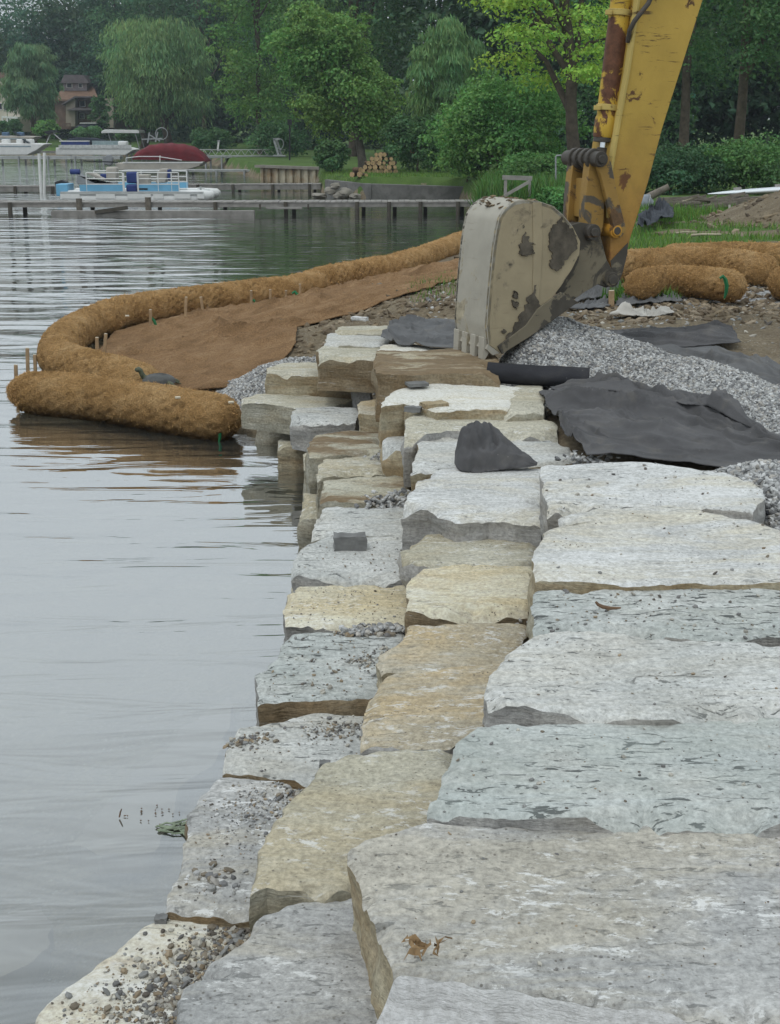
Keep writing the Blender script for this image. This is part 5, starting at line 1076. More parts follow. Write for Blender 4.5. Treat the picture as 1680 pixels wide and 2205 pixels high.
tree('pale green willow between the leaning tree and the bright maple', 965, 62, 35, 92, 372, (.068,.118,.044), 17000, .17, 34, droop=.5, seed=13, name='willow_tree', hole=.5, shape='col')
tree('dark tall tree behind the pale willow', 930, 82, -420, 170, 200, G2, 13000, .26, 28, seed=14)
tree('bright yellow-green maple with straight dark trunk behind the excavator arm', 1248, 41, -330, 190, 240, GM, 17000, .135, 34, trunk=.23, cx=1185, seed=15, name='maple_tree', hole=.16, rz=.42, forks=10)
tree('bushy mid green tree below the maple, left of the excavator arm', 1085, 46, 178, 150, 415, (.058,.122,.032), 17000, .14, 34, seed=16, trunk=.12, hole=.5)
tree('dark green tree directly behind the yellow arm', 1330, 58, -500, 190, 330, G2, 16000, .19, 34, seed=17)
tree('tall dark tree at right with forked trunk', 1590, 47, -620, 200, 200, (.032,.072,.024), 18000, .16, 30, trunk=.20, seed=18, hole=.30, forks=9)
tree('tall dark tree between the arm and the forked trunk', 1470, 55, -560, 150, 240, (.030,.066,.024), 14000, .17, 30, seed=19, hole=.35)
tree('tall dark tree cut off by the right edge', 1720, 43, -700, 170, 240, (.034,.074,.026), 14000, .15, 28, seed=20)
for i, (lb, xb, Y, yt, hw, yb, c, n_, s_) in enumerate([('low dark shrub by the waterline left of the log pile', 715, 54, 305, 40, 372, G2, 4500, .13), ('tall shrub hanging over the bank right of the log pile', 900, 54, 250, 75, 368, G2, 6500, .14), ('light green shrub at the right end of the concrete seawall', 1010, 47, 290, 55, 425, (.055,.115,.03), 5000, .12),
    ('shrub behind the wooden frame', 1150, 40, 340, 70, 410, G1, 5000, .11), ('small shrub right beside the bucket links', 1200, 31, 405, 40, 455, (.05,.11,.03), 2500, .085), ('wide dark thicket behind the driftwood pile', 1450, 36, 330, 110, 425, GD, 9000, .10), ('dark thicket behind the white board', 1610, 36, 320, 120, 425, (.036,.082,.024), 9000, .10), ('thicket at the right edge behind the soil heap', 1750, 34, 330, 90, 440, G2, 6000, .10),
    ('dark shrub in the gap behind the yellow arm', 1330, 40, 330, 80, 440, GD, 6000, .11), ('shrub in front of the low hanging green tree', 600, 84, 270, 60, 335, G2, 4500, .17), ('low shrub between willow trunks and lawn', 455, 100, 280, 45, 330, G2, 3500, .18), ('low shrub in front of the cream house', 20, 124, 262, 32, 288, G2, 2500, .2), ('bright low shrub between the two houses', 100, 122, 262, 26, 292, G3, 2500, .2), ('shrub left of the white canopy', 190, 122, 278, 30, 292, (.05,.10,.04), 2500, .18), ('young tree half hiding the tan house', 218, 133, 205, 22, 280, G2, 2600, .24), ('shrub below the white canopy', 280, 120, 284, 30, 300, G2, 2500, .18)]):
    tree(lb, xb, Y, yt, hw, yb, c, n_, s_, 14, seed=40+i, name='shrub', group='shrubs along the far bank', trunk=.05, forks=3, hole=.55, cat='shrub')
# the wood behind reads as one dark mass
gw = np.random.default_rng(77); Cw, Rw = [], []
for k in range(1500):
    x = gw.uniform(-58, 46); y = gw.uniform(153, 185) if x < -22 else (gw.uniform(134, 152) if x < -9 else gw.uniform(104, 124)); h = gw.uniform(.5, 9.5) if x < -37 else gw.uniform(.3, 14.5)
    if x > 2: y = gw.uniform(70, 86)
    Cw.append((x, y, h+gz(x, y))); r_w = gw.uniform(2.2, 4.2); Rw.append((r_w, r_w*.6, r_w*.8))
o = leaf_mesh('woodland', Cw, Rw, 240000, .50, (.024,.047,.024), 78, hole=.9); tag(o, 'dark mass of woodland behind the bank trees', 'woodland', kind='stuff')
# grass blades where the bank is close enough to read as blades
def blades(label, x0, x1, y0, y1, n, h, seed, cond=None, c=(.085,.155,.032)):
    g = np.random.default_rng(seed); x = g.uniform(x0, x1, n); y = g.uniform(y0, y1, n)
    k = np.ones(n, bool) if cond is None else cond(x, y); x, y = x[k], y[k]; n = len(x); z = ground(x, y); hh = h*g.uniform(.4, 1.3, n); wd = hh*.07+.004; a = g.uniform(0, 6.28, n)
    b0 = np.stack([x-np.cos(a)*wd, y-np.sin(a)*wd, z-.02], 1); b1 = np.stack([x+np.cos(a)*wd, y+np.sin(a)*wd, z-.02], 1)
    l = g.normal(0, .35, (n, 2))*hh[:, None]; tp_ = np.stack([x+l[:, 0], y+l[:, 1], z+hh], 1)
    cc = 1.6*np.array(c)*g.uniform(.6, 1.5, (n, 1))*np.stack([1+g.normal(0, .15, n), np.ones(n), np.ones(n)], 1)
    o = mesh_obj('grass', np.stack([b0, b1, tp_], 1).reshape(-1, 3), np.arange(3*n).reshape(n, 3), mL, smooth=False, colr=np.repeat(cc, 3, 0)); return tag(o, label, 'grass', kind='stuff')
def gcond(x, y):
    hd = np.hypot((x-9.6)/4.2, (y-24.5)/3.8); p = P3(x*.35, y*.9, 7); br = sstep(.1, .5, fbm(p, 21, 4) + .55*np.exp(-((y-20.5)/1.4)**2)*sstep(3.6, 5.0, x)); q = .7*fbm(P3(x, y, 2)*.9, 8, 4)
    return (hd > .98) & (br < .45) & (y + q > 14.4) & (x > 2.4)
blades('tall green grass on the land beyond the coir logs', 2.4, 11, 14.2, 31, 30000, .10, 91, gcond)
blades('taller rank grass in front of the driftwood pile', 4.2, 10.5, 23.5, 30, 9000, .17, 92, gcond, (.075,.145,.03))
blades('weeds along the water edge left of the wooden frame', 2.2, 5.0, 33, 42, 6000, .40, 93, lambda x, y: sdist(x, y) > .0, (.06,.125,.03))
blades('sparse grass on the soil behind the bucket', .2, 2.2, 13.6, 17.2, 2600, .07, 94, lambda x, y: sdist(x, y) > 1.7, (.09,.14,.035))
blades('green tuft at the coir log beside the hinge pin', 2.0, 2.7, 12.6, 13.6, 900, .13, 95, None, (.07,.15,.03))
blades('mown lawn on the point behind the concrete seawall', -3.0, 3.2, 48.4, 58, 9000, .10, 96, None, (.10,.17,.04))
# ------------------------------------------------------------------ docks, boats and the rest of the far bank
WOOD = plain('weathered_wood', (.27,.255,.235), .9, .25, 4, bmp=.4); WOODD = plain('dark_wet_wood', (.085,.075,.06), .8, .3, 4); ALU = plain('dull_aluminium', (.42,.43,.42), .5, .15, 4, metal=.3); WHT = plain('white_paint', (.72,.72,.70), .45, .08, 4); STEEL = plain('grey_galvanised', (.33,.34,.34), .5, .15, 5, metal=.4)
LBLUE = plain('light_blue_panel', (.17,.42,.62), .4, .10, 3); DBLUE = plain('dark_blue_vinyl', (.025,.045,.17), .45, .2, 3); BEIGE = plain('beige_vinyl', (.42,.39,.34), .6, .15, 3); GREYV = plain('grey_seat', (.24,.25,.26), .6, .2, 3); BLK = plain('black_plastic', (.018,.018,.02), .4, .2, 3); MAROON = plain('maroon_cover', (.135,.017,.022), .75, .25, 2, bmp=.3); NAVY = plain('navy_cover', (.022,.027,.04), .8, .2, 2)
def part(name, mb, mat, root, **k): return mb.build(name, mat, root, **k)
def dock(label, x0, x1, Y, z, wid, posts, slope=0.0, legmat=WOODD, deckmat=WOOD, th=.10, skirt=True, name='dock', Y1=None):
    a = atY(x0, 400, Y)[0]; b_ = atY(x1, 400, Y1 or Y)[0]; Yb = Y1 or Y; root = empty(name, (a, Y, 0), label, 'dock'); L_ = math.hypot(b_-a, Yb-Y); an = math.atan2(Yb-Y, b_-a); n = max(3, int(L_/.16)); mb = MB(); r = random.Random(int(x0+Y))
    for k in range(n):
        f = (k+.5)/n; mb.box((a+(b_-a)*f, Y+(Yb-Y)*f, z+slope*f+r.uniform(-.006, .006)), (L_/n*.92, wid, .04), rz=an)
    part('deck', mb, deckmat, root)
    if skirt:
        mb = MB()
        for s_ in (-1, 1): mb.bar((a - math.sin(an)*s_*wid*.46, Y + math.cos(an)*s_*wid*.46, z-.02-th/2-.003), (b_ - math.sin(an)*s_*wid*.46, Yb + math.cos(an)*s_*wid*.46, z+slope-.02-th/2-.003), .05, th)
        part('stringer', mb, deckmat, root)
    for px_ in posts:
        tall = 0.0
        if isinstance(px_, tuple): px_, tall = px_
        X_ = a + (b_-a)*(px_-x0)/(x1-x0); f = (px_-x0)/(x1-x0); Yp = Y+(Yb-Y)*f; 
        part('post', MB().tube([(X_, Yp-wid*.56, -.5), (X_, Yp-wid*.56, z+slope*f+.02+tall)], .085 if tall else .06, 10), legmat if not tall else BARKG, root)
        part('post', MB().box((X_+.16, Yp+wid*.4, (z-.5)/2-.03), (.11, .08, z+.36)), legmat, root)
    return root
dock('long weathered wooden dock running from the left edge to the bank by the bucket', -120, 1030, 39.0, .33, 1.0, [-60, 30, (178,.10), (325,.13), 468, 618, 770, 838, 905, 985], .02)
r0_ = atY(260, 445, 38.4); rd = empty('dock_float', (r0_[0], 38.3, 0), 'low grey float board lying along the front of the long dock', 'float')
part('board', MB().box((atY(330, 445, 38.2)[0], 38.2, .06), (5.6, .35, .16)), WOOD, rd); part('brace', MB().bar(atY(205, 455, 38.0)+np.array((0,0,-.02)), atY(275, 447, 38.0), .10), WOODD, rd)
rd = empty('dock_bench', atY(700, 440, 38.3), 'small low step hung on the front of the long dock', 'step'); part('board', MB().box(atY(550+62, 448, 38.3), (1.0, .2, .05)), WOOD, rd); part('hanger', MB().box(atY(560, 445, 38.32), (.05, .05, .14)), WOODD, rd); part('hanger', MB().box(atY(664, 445, 38.32), (.05, .05, .14)), WOODD, rd)
dock('low weathered dock behind the blue pontoon boat', 366, 692, 53, .24, .9, [430, 505, 590, 668], .02, skirt=True, th=.16)
dock('low dock at the left edge behind the white poles', -120, 145, 52, .22, .9, [-40, 40, 120], 0, th=.16)
dock('thin grey dock beside the red covered boat', 268, 566, 71, .22, 1.0, [300, 350, 408, 470, 530], .02, STEEL, ALU, .05)
dr = dock('dock with a lattice side truss leading to the lawn', 430, 618, 84, .62, 1.1, [448, 482, 515, 560, 600], 0, STEEL, ALU, .05); mb = MB(); xa, xb_ = atY(430, 400, 84)[0], atY(618, 400, 84)[0]
for k in range(24):
    f0, f1 = k/24, (k+1)/24; z0_, z1_ = (.70, 1.02) if k % 2 else (1.02, .70); mb.bar((xa+(xb_-xa)*f0, 83.4, z0_), (xa+(xb_-xa)*f1, 83.4, z1_), .03)
mb.bar((xa, 83.4, 1.03), (xb_, 83.4, 1.03), .05); mb.bar((xa, 83.4, .69), (xb_, 83.4, .69), .04); part('truss', mb, ALU, dr)
dock('white-edged dock left of the red boat, in front of the moored boats', -60, 265, 88, .55, 1.1, [0, 50, 112, 170, 230], 0, STEEL, ALU, .14)
dock('farther dock behind the motor of the red boat', 60, 300, 97, .70, 1.0, [80, 150, 210, 280], 0, STEEL, WOOD, .10)
for lb, x0, y0, x1, y1 in [('left one of two tall white mooring poles', 84, 331, 88, 404), ('right one of two tall white mooring poles', 96, 329, 93, 404)]:
    b0 = atY(x1, y1, 51.2); b0[2] = -.4; t0 = atY(x0, y0, 51.2); o = MB().tube([b0, t0], .055, 10).build('mooring_pole', WHT, smooth=True, origin=(b0[0], b0[1], 0)); tag(o, lb, 'pole', 'white mooring poles')
# pontoon boat
YP = 44.5
def q(x, y, dy=0.0): return atY(x, y, YP+dy) if dy == 0 else np.array((atY(x, y, YP)[0], YP+dy, atY(x, y, YP)[2]))
pb = empty('pontoon_boat', (q(285, 430)[0], YP+1, 0), 'light blue pontoon boat with white rails moored behind the long dock', 'boat')
zdk = q(300, 416)[2]; xL, xR = q(128, 416)[0], q(452, 416)[0]; Wb = 2.1
for s_ in (0.28, Wb-.28):
    part('pontoon', MB().tube([(xL+.05, YP+s_, .10), (xL+.15, YP+s_, .13), (xR-1.1, YP+s_, .13), (xR-.45, YP+s_, .16), (xR+.05, YP+s_, .26), (xR+.12, YP+s_, .29)], [.20,.27,.27,.25,.13,.03], 16), WHT, pb, smooth=True)
for xa_, xb_ in ((130,172),(207,248),(275,325),(330,352),(375,410),(425,440)): part('bracket', MB().box(((q(xa_,425)[0]+q(xb_,425)[0])/2, YP+.02, zdk-.10), (q(xb_,425)[0]-q(xa_,425)[0], .05, .14)), WHT, pb)
part('deck', MB().box(((xL+xR)/2-.1, YP+Wb/2, zdk), (xR-xL-.25, Wb, .09)), ALU, pb)
zp0, zp1, zr = zdk+.06, q(200, 398)[2], q(200, 372)[2]
for xa_, xb_ in ((146,243),(278,368)):
    part('side_panel', MB().box(((q(xa_,0)[0]+q(xb_,0)[0])/2, YP+.05, (zp0+zp1)/2), (q(xb_,0)[0]-q(xa_,0)[0], .03, zp1-zp0)), LBLUE, pb)
part('side_panel', MB().box(((q(146,0)[0]+q(368,0)[0])/2, YP+Wb-.05, (zp0+zp1)/2), (q(368,0)[0]-q(146,0)[0], .03, zp1-zp0)), LBLUE, pb)
def rail(xs_, yy):
    mb = MB()
    for zz in (zr, (zr+zp1)/2, zp1+.015): mb.tube([(q(xs_[0],0)[0], yy, zz), (q(xs_[-1],0)[0], yy, zz)], .018, 6)
    for x_ in xs_: mb.tube([(q(x_,0)[0], yy, zp0), (q(x_,0)[0], yy, zr)], .020, 6)
    return mb
part('rail', rail((162, 243), YP+.05), WHT, pb); part('rail', rail((276, 322, 352, 368), YP+.05), WHT, pb); part('rail', rail((150, 200, 260, 320, 366), YP+Wb-.05), WHT, pb)
part('gate_post', MB().box((q(245,0)[0], YP+.04, (zp0+zr)/2), (.06,.05,zr-zp0)), WHT, pb); part('gate_post', MB().box((q(277,0)[0], YP+.04, (zp0+zr)/2), (.05,.05,zr-zp0)), WHT, pb)
xg = (q(248,0)[0]+q(275,0)[0])/2; wg = q(275,0)[0]-q(248,0)[0]
part('seat', MB().box((xg, YP+.35, q(0,383)[2]), (wg*.95, .25, .36)), DBLUE, pb, bevel=.05, smooth=True); part('seat', MB().box((xg, YP+.30, q(0,406)[2]), (wg*.95, .4, .24)), DBLUE, pb, bevel=.05, smooth=True)
part('cover_roll', MB().tube([q(144,371,.5), q(165,371,.5)], .085, 12), DBLUE, pb, smooth=True)
part('lounge_seat', MB().prism([q(160,376,.4), q(200,394,.4), q(243,394,.4), q(243,398,.4), q(160,398,.4)], (0,1,0), .6), GREYV, pb, bevel=.03, smooth=True)
part('lounge_back', MB().prism([q(175,373,.5), q(190,373,.5), q(222,388,.5), q(214,391,.5)], (0,1,0), .5), BEIGE, pb, bevel=.02, smooth=True)
part('chair_back', MB().box(q(232,376,.8), (.36,.4,.44)), BEIGE, pb, bevel=.06, smooth=True); part('chair_back', MB().box(q(222,383,.9), (.5,.3,.2)), DBLUE, pb, bevel=.04, smooth=True)
part('console', MB().box(q(298,388,.9), (.45,.5,.30)), BEIGE, pb, bevel=.03, smooth=True); part('captain_chair', MB().prism([q(326,396,.8), q(330,372,.8), q(338,365,.8), q(349,365,.8), q(354,374,.8), q(348,396,.8)], (0,1,0), .45), BEIGE, pb, bevel=.03, smooth=True); part('chair_cushion', MB().box(q(357,378,.8), (.09,.4,.34)), DBLUE, pb, bevel=.03, smooth=True)
part('table', MB().box(q(295,390,1.5), (.8,.5,.04)), WHT, pb)
mo = part('outboard_motor', MB().prism([q(102,395,.9), q(118,389,.9), q(130,395,.9), q(130,418,.9), q(118,421,.9), q(106,408,.9)], (0,1,0), .35), BLK, pb, bevel=.04, smooth=True)
part('motor_box', MB().box(q(131,410,.6), (.38,.9,.38)), LBLUE, pb, bevel=.02)
part('bow_fitting', MB().tube([q(425,404,.8), q(425,416,.8)], .03, 8).tube([q(418,407,.8), q(434,407,.8)], .02, 6), ALU, pb, smooth=True)
part('bow_rail', MB().tube([q(378,416,.3), q(380,408,.3), q(400,408,.3), q(402,416,.3)], .015, 6), ALU, pb, smooth=True)
# numbers on the hull side are only a dark blur in the photo; a plain dark dash stands for the name plate
part('name_plate', MB().box(q(306,407,.030), (.35,.012,.05)), BLK, pb)
# red covered boat with grey motor
YR = 73.0
def qr(x, y, dy=0.0): p = atY(x, y, YR); return np.array((p[0], YR+dy, p[2]))
rb_ = empty('covered_boat', qr(340, 366)*np.array((1,1,0)), 'beige pontoon boat under a maroon cover with a grey outboard', 'boat')
n, k = 26, 14; xs_ = np.linspace(0, 1, n); V = []
for i in range(n):
    f = xs_[i]; px_ = 266+f*165; topy = np.interp(f, [0,.05,.22,.40,.55,.72,.86,.95,1], [336,326,312,309,309,312,320,333,347]); boty = np.interp(f, [0,.1,.5,1], [344,344,345,349])
    for j in range(k):
        a = math.pi*j/(k-1); zt = qr(px_, topy)[2]; zb_ = qr(px_, boty)[2]
        V.append((qr(px_, 0)[0], YR+1.1-1.1*math.cos(a)*(.75+.25*math.sin(a)), zb_+(zt-zb_)*math.sin(a)**.55+.03*math.sin(f*40+j)*math.sin(a)))
i_ = np.arange(n*k).reshape(n, k); Fc = np.stack([i_[:-1,:-1].ravel(), i_[1:,:-1].ravel(), i_[1:,1:].ravel(), i_[:-1,1:].ravel()], 1)
o = mesh_obj('cover', np.array(V)-np.array(rb_.location), Fc.tolist()+[tuple(i_[0]), tuple(i_[-1,::-1])], MAROON, parent=rb_, angle=70)
part('hull', MB().prism([qr(250,351), qr(415,351), qr(440,347), qr(428,358), qr(400,366), qr(250,366)], (0,1,0), 2.1), BEIGE, rb_, bevel=.03)
part('hull_stripe', MB().box((qr(335,0)[0], YR-.012, qr(0,350)[2]), (4.2, .02, .07)), WHT, rb_)
part('rail', MB().tube([qr(272,350,-.05), qr(272,340,-.05), qr(300,337,-.05), qr(340,337,-.05), qr(392,345,-.05)], .025, 6).tube([qr(345,350,-.05), qr(345,335,-.05)], .03, 6), WHT, rb_, smooth=True)
part('outboard_motor', MB().prism([qr(216,356,.9), qr(217,340,.9), qr(222,334,.9), qr(230,334,.9), qr(235,342,.9), qr(233,358,.9)], (0,1,0), .4), GREYV, rb_, bevel=.05, smooth=True)
part('swim_ladder', MB().bar(qr(175,347,.5), qr(250,350,.5), .06), BLK, rb_)
# pale pontoon boat with blue cushions
YB = 96.0
def qb(x, y, dy=0.0): p = atY(x, y, YB); return np.array((p[0], YB+dy, p[2]))
bb = empty('pontoon_boat', qb(200, 340)*np.array((1,1,0)), 'white pontoon boat with blue cushions moored at the farther dock', 'boat')
part('hull', MB().prism([qb(120,318), qb(275,318), qb(290,322), qb(270,334), qb(120,334)], (0,1,0), 2.2), WHT, bb, bevel=.04); part('seat', MB().box(qb(160,309,.4), (1.9,.5,.34)), DBLUE, bb, bevel=.05); part('seat_top', MB().box(qb(158,304,.4), (2.0,.55,.06)), WHT, bb)
part('windscreen', MB().box(qb(230,309,.5), (2.2,.06,.36)), plain('tinted_screen', (.25,.32,.33), .15), bb); part('side_panel', MB().box(qb(205,316,-.03), (5.0,.04,.25)), plain('pale_panel', (.55,.56,.55), .5), bb); part('engine_cover', MB().box(qb(262,309,.6), (.6,.8,.3)), WHT, bb, bevel=.08, smooth=True)
# white runabouts at the left edge
for lb, x0, x1, y0, y1, Yk, cm in [('white runabout at the left edge with pale seats', -60, 98, 308, 328, 93, WHT), ('white runabout with a blue cover behind the other at left', -30, 78, 292, 312, 106, BEIGE)]:
    def qk(x, y, dy=0.0): p = atY(x, y, Yk); return np.array((p[0], Yk+dy, p[2]))
    rt = empty('runabout', qk((x0+x1)/2, y1)*np.array((1,1,0)), lb, 'boat'); part('hull', MB().prism([qk(x0,y0), qk(x1-25,y0+1), qk(x1,y0+2), qk(x1-20,y1-4), qk(x1-40,y1+6), qk(x0,y1+6)], (0,1,0), 2.0), cm, rt, bevel=.05)
    part('stripe', MB().box(qk((x0+x1)/2-10, y0+7, -.012), ((x1-x0)*Yk/F*.7, .02, .06)), plain('blue_grey_stripe', (.25,.33,.38), .4), rt)
    for xs in (8, 40, 60):
        if xs < x1-20: part('seat', MB().box(qk(xs, y0-3, .6), (.5,.5,.30)), WHT if cm is WHT else plain('blue_cover', (.10,.17,.27), .7), rt, bevel=.06, smooth=True)
    part('windscreen', MB().prism([qk(x1-40,y0), qk(x1-52,y0-9), qk(x1-48,y0-9), qk(x1-34,y0)], (0,1,0), 1.5), plain('dark_glass', (.05,.06,.07), .1), rt)
YN = 110.0
def qn(x, y, dy=0.0): p = atY(x, y, YN); return np.array((p[0], YN+dy, p[2]))
nb = empty('covered_boat', qn(170, 305)*np.array((1,1,0)), 'boat under a dark navy cover behind the moored boats', 'boat'); part('cover', MB().prism([qn(138,312), qn(142,300), qn(160,296), qn(195,297), qn(225,303), qn(228,312)], (0,1,0), 2.0), NAVY, nb, bevel=.15, smooth=True); part('tow_arch', MB().tube([qn(98,312,.2), qn(108,286,.2), qn(112,286,.2), qn(138,308,.2)], .05, 6), ALU, nb, smooth=True); part('arch_canopy', MB().prism([qn(92,284), qn(110,280), qn(116,285), qn(104,290)], (0,1,0), 1.5), BLK, nb)
cn = empty('boat_hoist', qn(258, 310)*np.array((1,1,0)), 'white boat hoist canopy standing on thin posts by the willow', 'boat hoist'); part('canopy', MB().prism([qn(218,287), qn(219,282), qn(225,279), qn(296,280), qn(300,283), qn(300,287), qn(228,286.5)], (0,1,0), 2.6), WHT, cn, bevel=.03)
for x_ in (232, 290):
    for d_y in (.2, 2.4): part('post', MB().tube([qn(x_,286,d_y), (qn(x_,0)[0], YN+d_y, -.3)], .04, 6), STEEL, cn)
# sheet pile wall, concrete wall, rocks
PILE = plain('rusty_sheet_pile', (.46,.41,.30), .8, .25, 1.5, dirt=(.26,.14,.05), dirt_amt=.7, dscale=1.2); CONC = plain('old_concrete', (.17,.165,.155), .9, .25, 1.2, dirt=(.09,.09,.08), dirt_amt=.6); CONCL = plain('pale_concrete', (.25,.23,.195), .9, .2, 2)
a0, a1 = atY(561, 380, 66), atY(690, 380, 62.5); sp_ = empty('sheet_pile_wall', (a0[0], 66, 0), 'yellowish corrugated steel sheet pile wall with pale cap', 'seawall'); pts = []; nseg = 40
for k in range(nseg+1):
    f = k/nseg; off = .10 if (k % 5) in (0, 1, 2) else -.06; pts.append((a0[0]+(a1[0]-a0[0])*f, 66+(62.5-66)*f-off))
V = [(x, y, -.4) for x, y in pts] + [(x, y, .50) for x, y in pts] ; m_ = len(pts); o = mesh_obj('sheet_piles', np.array(V)-np.array(sp_.location), [(i, i+1, m_+i+1, m_+i) for i in range(m_-1)], PILE, parent=sp_, smooth=False); o.modifiers.new('thickness', 'SOLIDIFY').thickness = .03
part('cap', MB().bar((a0[0]-.1, 66, .56), (a1[0]+.1, 62.5, .56), .42, .12), CONCL, sp_)
part('return_wall', MB().box((a0[0]-.0, 68.6, .1), (.15, 3.0, .85)), PILE, sp_)
cw = empty('concrete_seawall', atY(770, 425, 47.8)*np.array((1,1,0)), 'low grey concrete seawall along the point of lawn', 'seawall'); xa, xb_ = atY(800, 0, 47.8)[0], atY(1010, 0, 47.8)[0]
part('wall', MB().prism([(xa, 47.7, -.4), (xb_, 47.3, -.4), (xb_, 47.3, .40), (xa, 47.7, .48)], (0,1,0), .35), CONC, cw, bevel=.02); part('wall', MB().prism([(atY(690,0,49)[0], 50.4, -.4), (xa-.02, 47.7, -.4), (xa-.02, 47.7, .47), (atY(690,0,49)[0], 50.4, .52)], (.3,1,0), .3), CONC, cw, bevel=.02)
def brock(label, x, y, Y, dims, seed, mat=None):
    p = atY(x, y, Y); rr_ = np.random.default_rng(seed); bm = bmesh.new(); bmesh.ops.create_icosphere(bm, subdivisions=3, radius=.5); V = np.array([v.co[:] for v in bm.verts]); Fc = [tuple(v.index for v in f.verts) for f in bm.faces]; bm.free()
    V = V*(1+.45*fbm(V*2.5, seed, 3)[:, None])*np.array(dims) + p; o = mesh_obj('shore_rock', V, Fc, mat or CONCL, smooth=True, angle=35); return tag(o, label, 'rock', 'rocks at the foot of the seawall')
for i, (lb, x, y, d) in enumerate([('pale flat rock, leftmost at the waterline before the seawall', 688, 421, (.55,.4,.18)), ('largest pale rock leaning at the seawall corner', 742, 416, (.62,.5,.40)), ('mid-sized pale rock stacked behind the leftmost', 712, 411, (.5,.4,.28)), ('small pale rock on top of the rock pile', 722, 400, (.34,.3,.22)), ('low rock by the water right of the largest', 765, 423, (.4,.4,.2)), ('grey rock between the two bigger pale rocks', 727, 422, (.36,.36,.22))]): brock(lb, x, y, 47.6-i*.05, d, 300+i)
# wood pile
LOGE = plain('cut_log_end', (.48,.33,.18), .85, .3, 14); LOGB = plain('log_bark', (.11,.072,.045), .95, .4, 6, bmp=.6)
def wlog(label, c, r, L, grp, ry=0.0, seed=0):
    mb = MB().tube([(0, -L/2, 0), (0, -L/4, .004), (0, L/4, -.004), (0, L/2, 0)], r, 11); n = len(mb.f); mi = [0]*(n-2)+[1, 1]; Mx = Matrix.Rotation(ry, 4, 'Z'); V = np.array([Mx @ v for v in map(Vector, mb.v)]) + np.array(c)
    o = mesh_obj('cut_log', V, mb.f, [LOGB, LOGE], mi=mi, angle=40); return tag(o, label, 'log', grp)
gl_ = random.Random(6); base = atY(818, 380, 53.5); gb = gz(base[0], 53.5); row = 0; zc = gb+.09
for row, cnt in enumerate((8, 7, 7, 5, 3)):
    for k in range(cnt):
        r = gl_.uniform(.065, .10); wlog('sawn log in the stacked pile beside the leaning tree', (base[0]+(k-(cnt-1)/2)*.175+gl_.uniform(-.02, .02)+row*.015, 53.5+gl_.uniform(-.08, .08), zc+row*.155), r, gl_.uniform(.42, .6), 'logs in the stacked pile', gl_.uniform(-.2, .2))
b2 = atY(772, 390, 48.9); g2 = gz(b2[0], 48.9)
for i, (dx, dz, r) in enumerate([(-.16,.08,.09),(.05,.09,.10),(.22,.06,.06),(-.03,.24,.09)]): wlog(['short log, left end of the small heap by the seawall', 'thick short log in the middle of the small heap by the seawall', 'thin log at the right end of the small heap by the seawall', 'log lying on top of the small heap by the seawall'][i], (b2[0]+dx, 48.9, g2+dz), r, .4, None, .3*i-.3)
# houses
SID = plain('tan_siding', (.33,.285,.225), .8, .08, 2); SIDC = plain('cream_siding', (.58,.53,.44), .8, .08, 2); RFB = plain('brown_shingles', (.20,.125,.085), .9, .2, 2); RFG = plain('grey_purple_shingles', (.145,.125,.13), .9, .2, 2); BRK = plain('red_brick_base', (.14,.075,.06), .9, .2, 3); GLS = plain('window_glass', (.03,.035,.045), .08, .1, 2, bmp=0); BRWN = plain('brown_wall', (.17,.115,.09), .9, .2, 2)
YH = 140.0
def qh(x, y, dy=0.0): p = atY(x, y, YH); return np.array((p[0], YH+dy, p[2]))
def wnd(root, x0, y0, x1, y1, dy=-.03):
    a, b_ = qh(x0, y1, dy), qh(x1, y0, dy); f = part('window', MB().box((a+b_)/2, (b_[0]-a[0], .10, b_[2]-a[2])), WHT, root); pn = MB().box((a+b_)/2 + np.array((0,-.055,0)), ((b_[0]-a[0])*.76, .03, (b_[2]-a[2])*.84)).build('pane', GLS); pn.parent = f; pn.location = pn.location - Vector(tuple(np.array(root.location)+np.array(f.location))) ; return f
h1 = empty('house', qh(10, 285), 'cream house with porch at the left edge, half hidden by a willow', 'house'); part('wall', MB().prism([qh(-75,284), qh(44,284), qh(44,232), qh(5,182), qh(-20,160), qh(-75,222)], (0,1,0), 8), SIDC, h1)
part('roof', MB().prism([qh(-24,152,-.5), qh(48,231,-.5), qh(46,236,-.5), qh(-20,162,-.5), qh(-79,226,-.5), qh(-82,221,-.5)], (0,1,0), 9), RFB, h1); part('base', MB().prism([qh(-75,290,-.12), qh(45,290,-.12), qh(45,274,-.12), qh(-75,274,-.12)], (0,1,0), .119), BRK, h1)
for a in ((-2,222,5,236),(9,222,14,238),(20,224,32,240),(-30,222,-18,238),(-50,250,-36,268)): wnd(h1, *a)
pf = part('porch', MB().prism([qh(12,250,-1.4), qh(46,252,-1.4), qh(46,256,-1.4), qh(12,254,-1.4)], (0,1,0), 1.39), WHT, h1)
for x_ in (14, 24, 30, 41): part('porch_post', MB().box(qh(x_, 264, -1.3), (.16,.16,.95)), WHT, h1)
part('door', MB().box(qh(19, 264, -.03), (.35,.08,.9)), GLS, h1); part('door', MB().box(qh(35, 264, -.03), (.35,.08,.9)), GLS, h1)
h2 = empty('house', qh(185, 280), 'tan house with brown roof and dormer between the two willows', 'house'); part('wall', MB().prism([qh(118,278), qh(250,278), qh(250,215), qh(118,215)], (0,1,0), 9), BRWN, h2)
part('roof', MB().prism([qh(112,218,-.4), qh(180,218,-.4), qh(212,212,-.4), qh(186,188,3.5), qh(124,188,3.5)], (0,.0,1), .18), RFB, h2); part('dormer', MB().prism([qh(126,194,2), qh(178,194,2), qh(178,176,2), qh(158,168,2), qh(126,176,2)], (0,1,0), 5), plain('grey_siding', (.25,.22,.23), .8), h2)
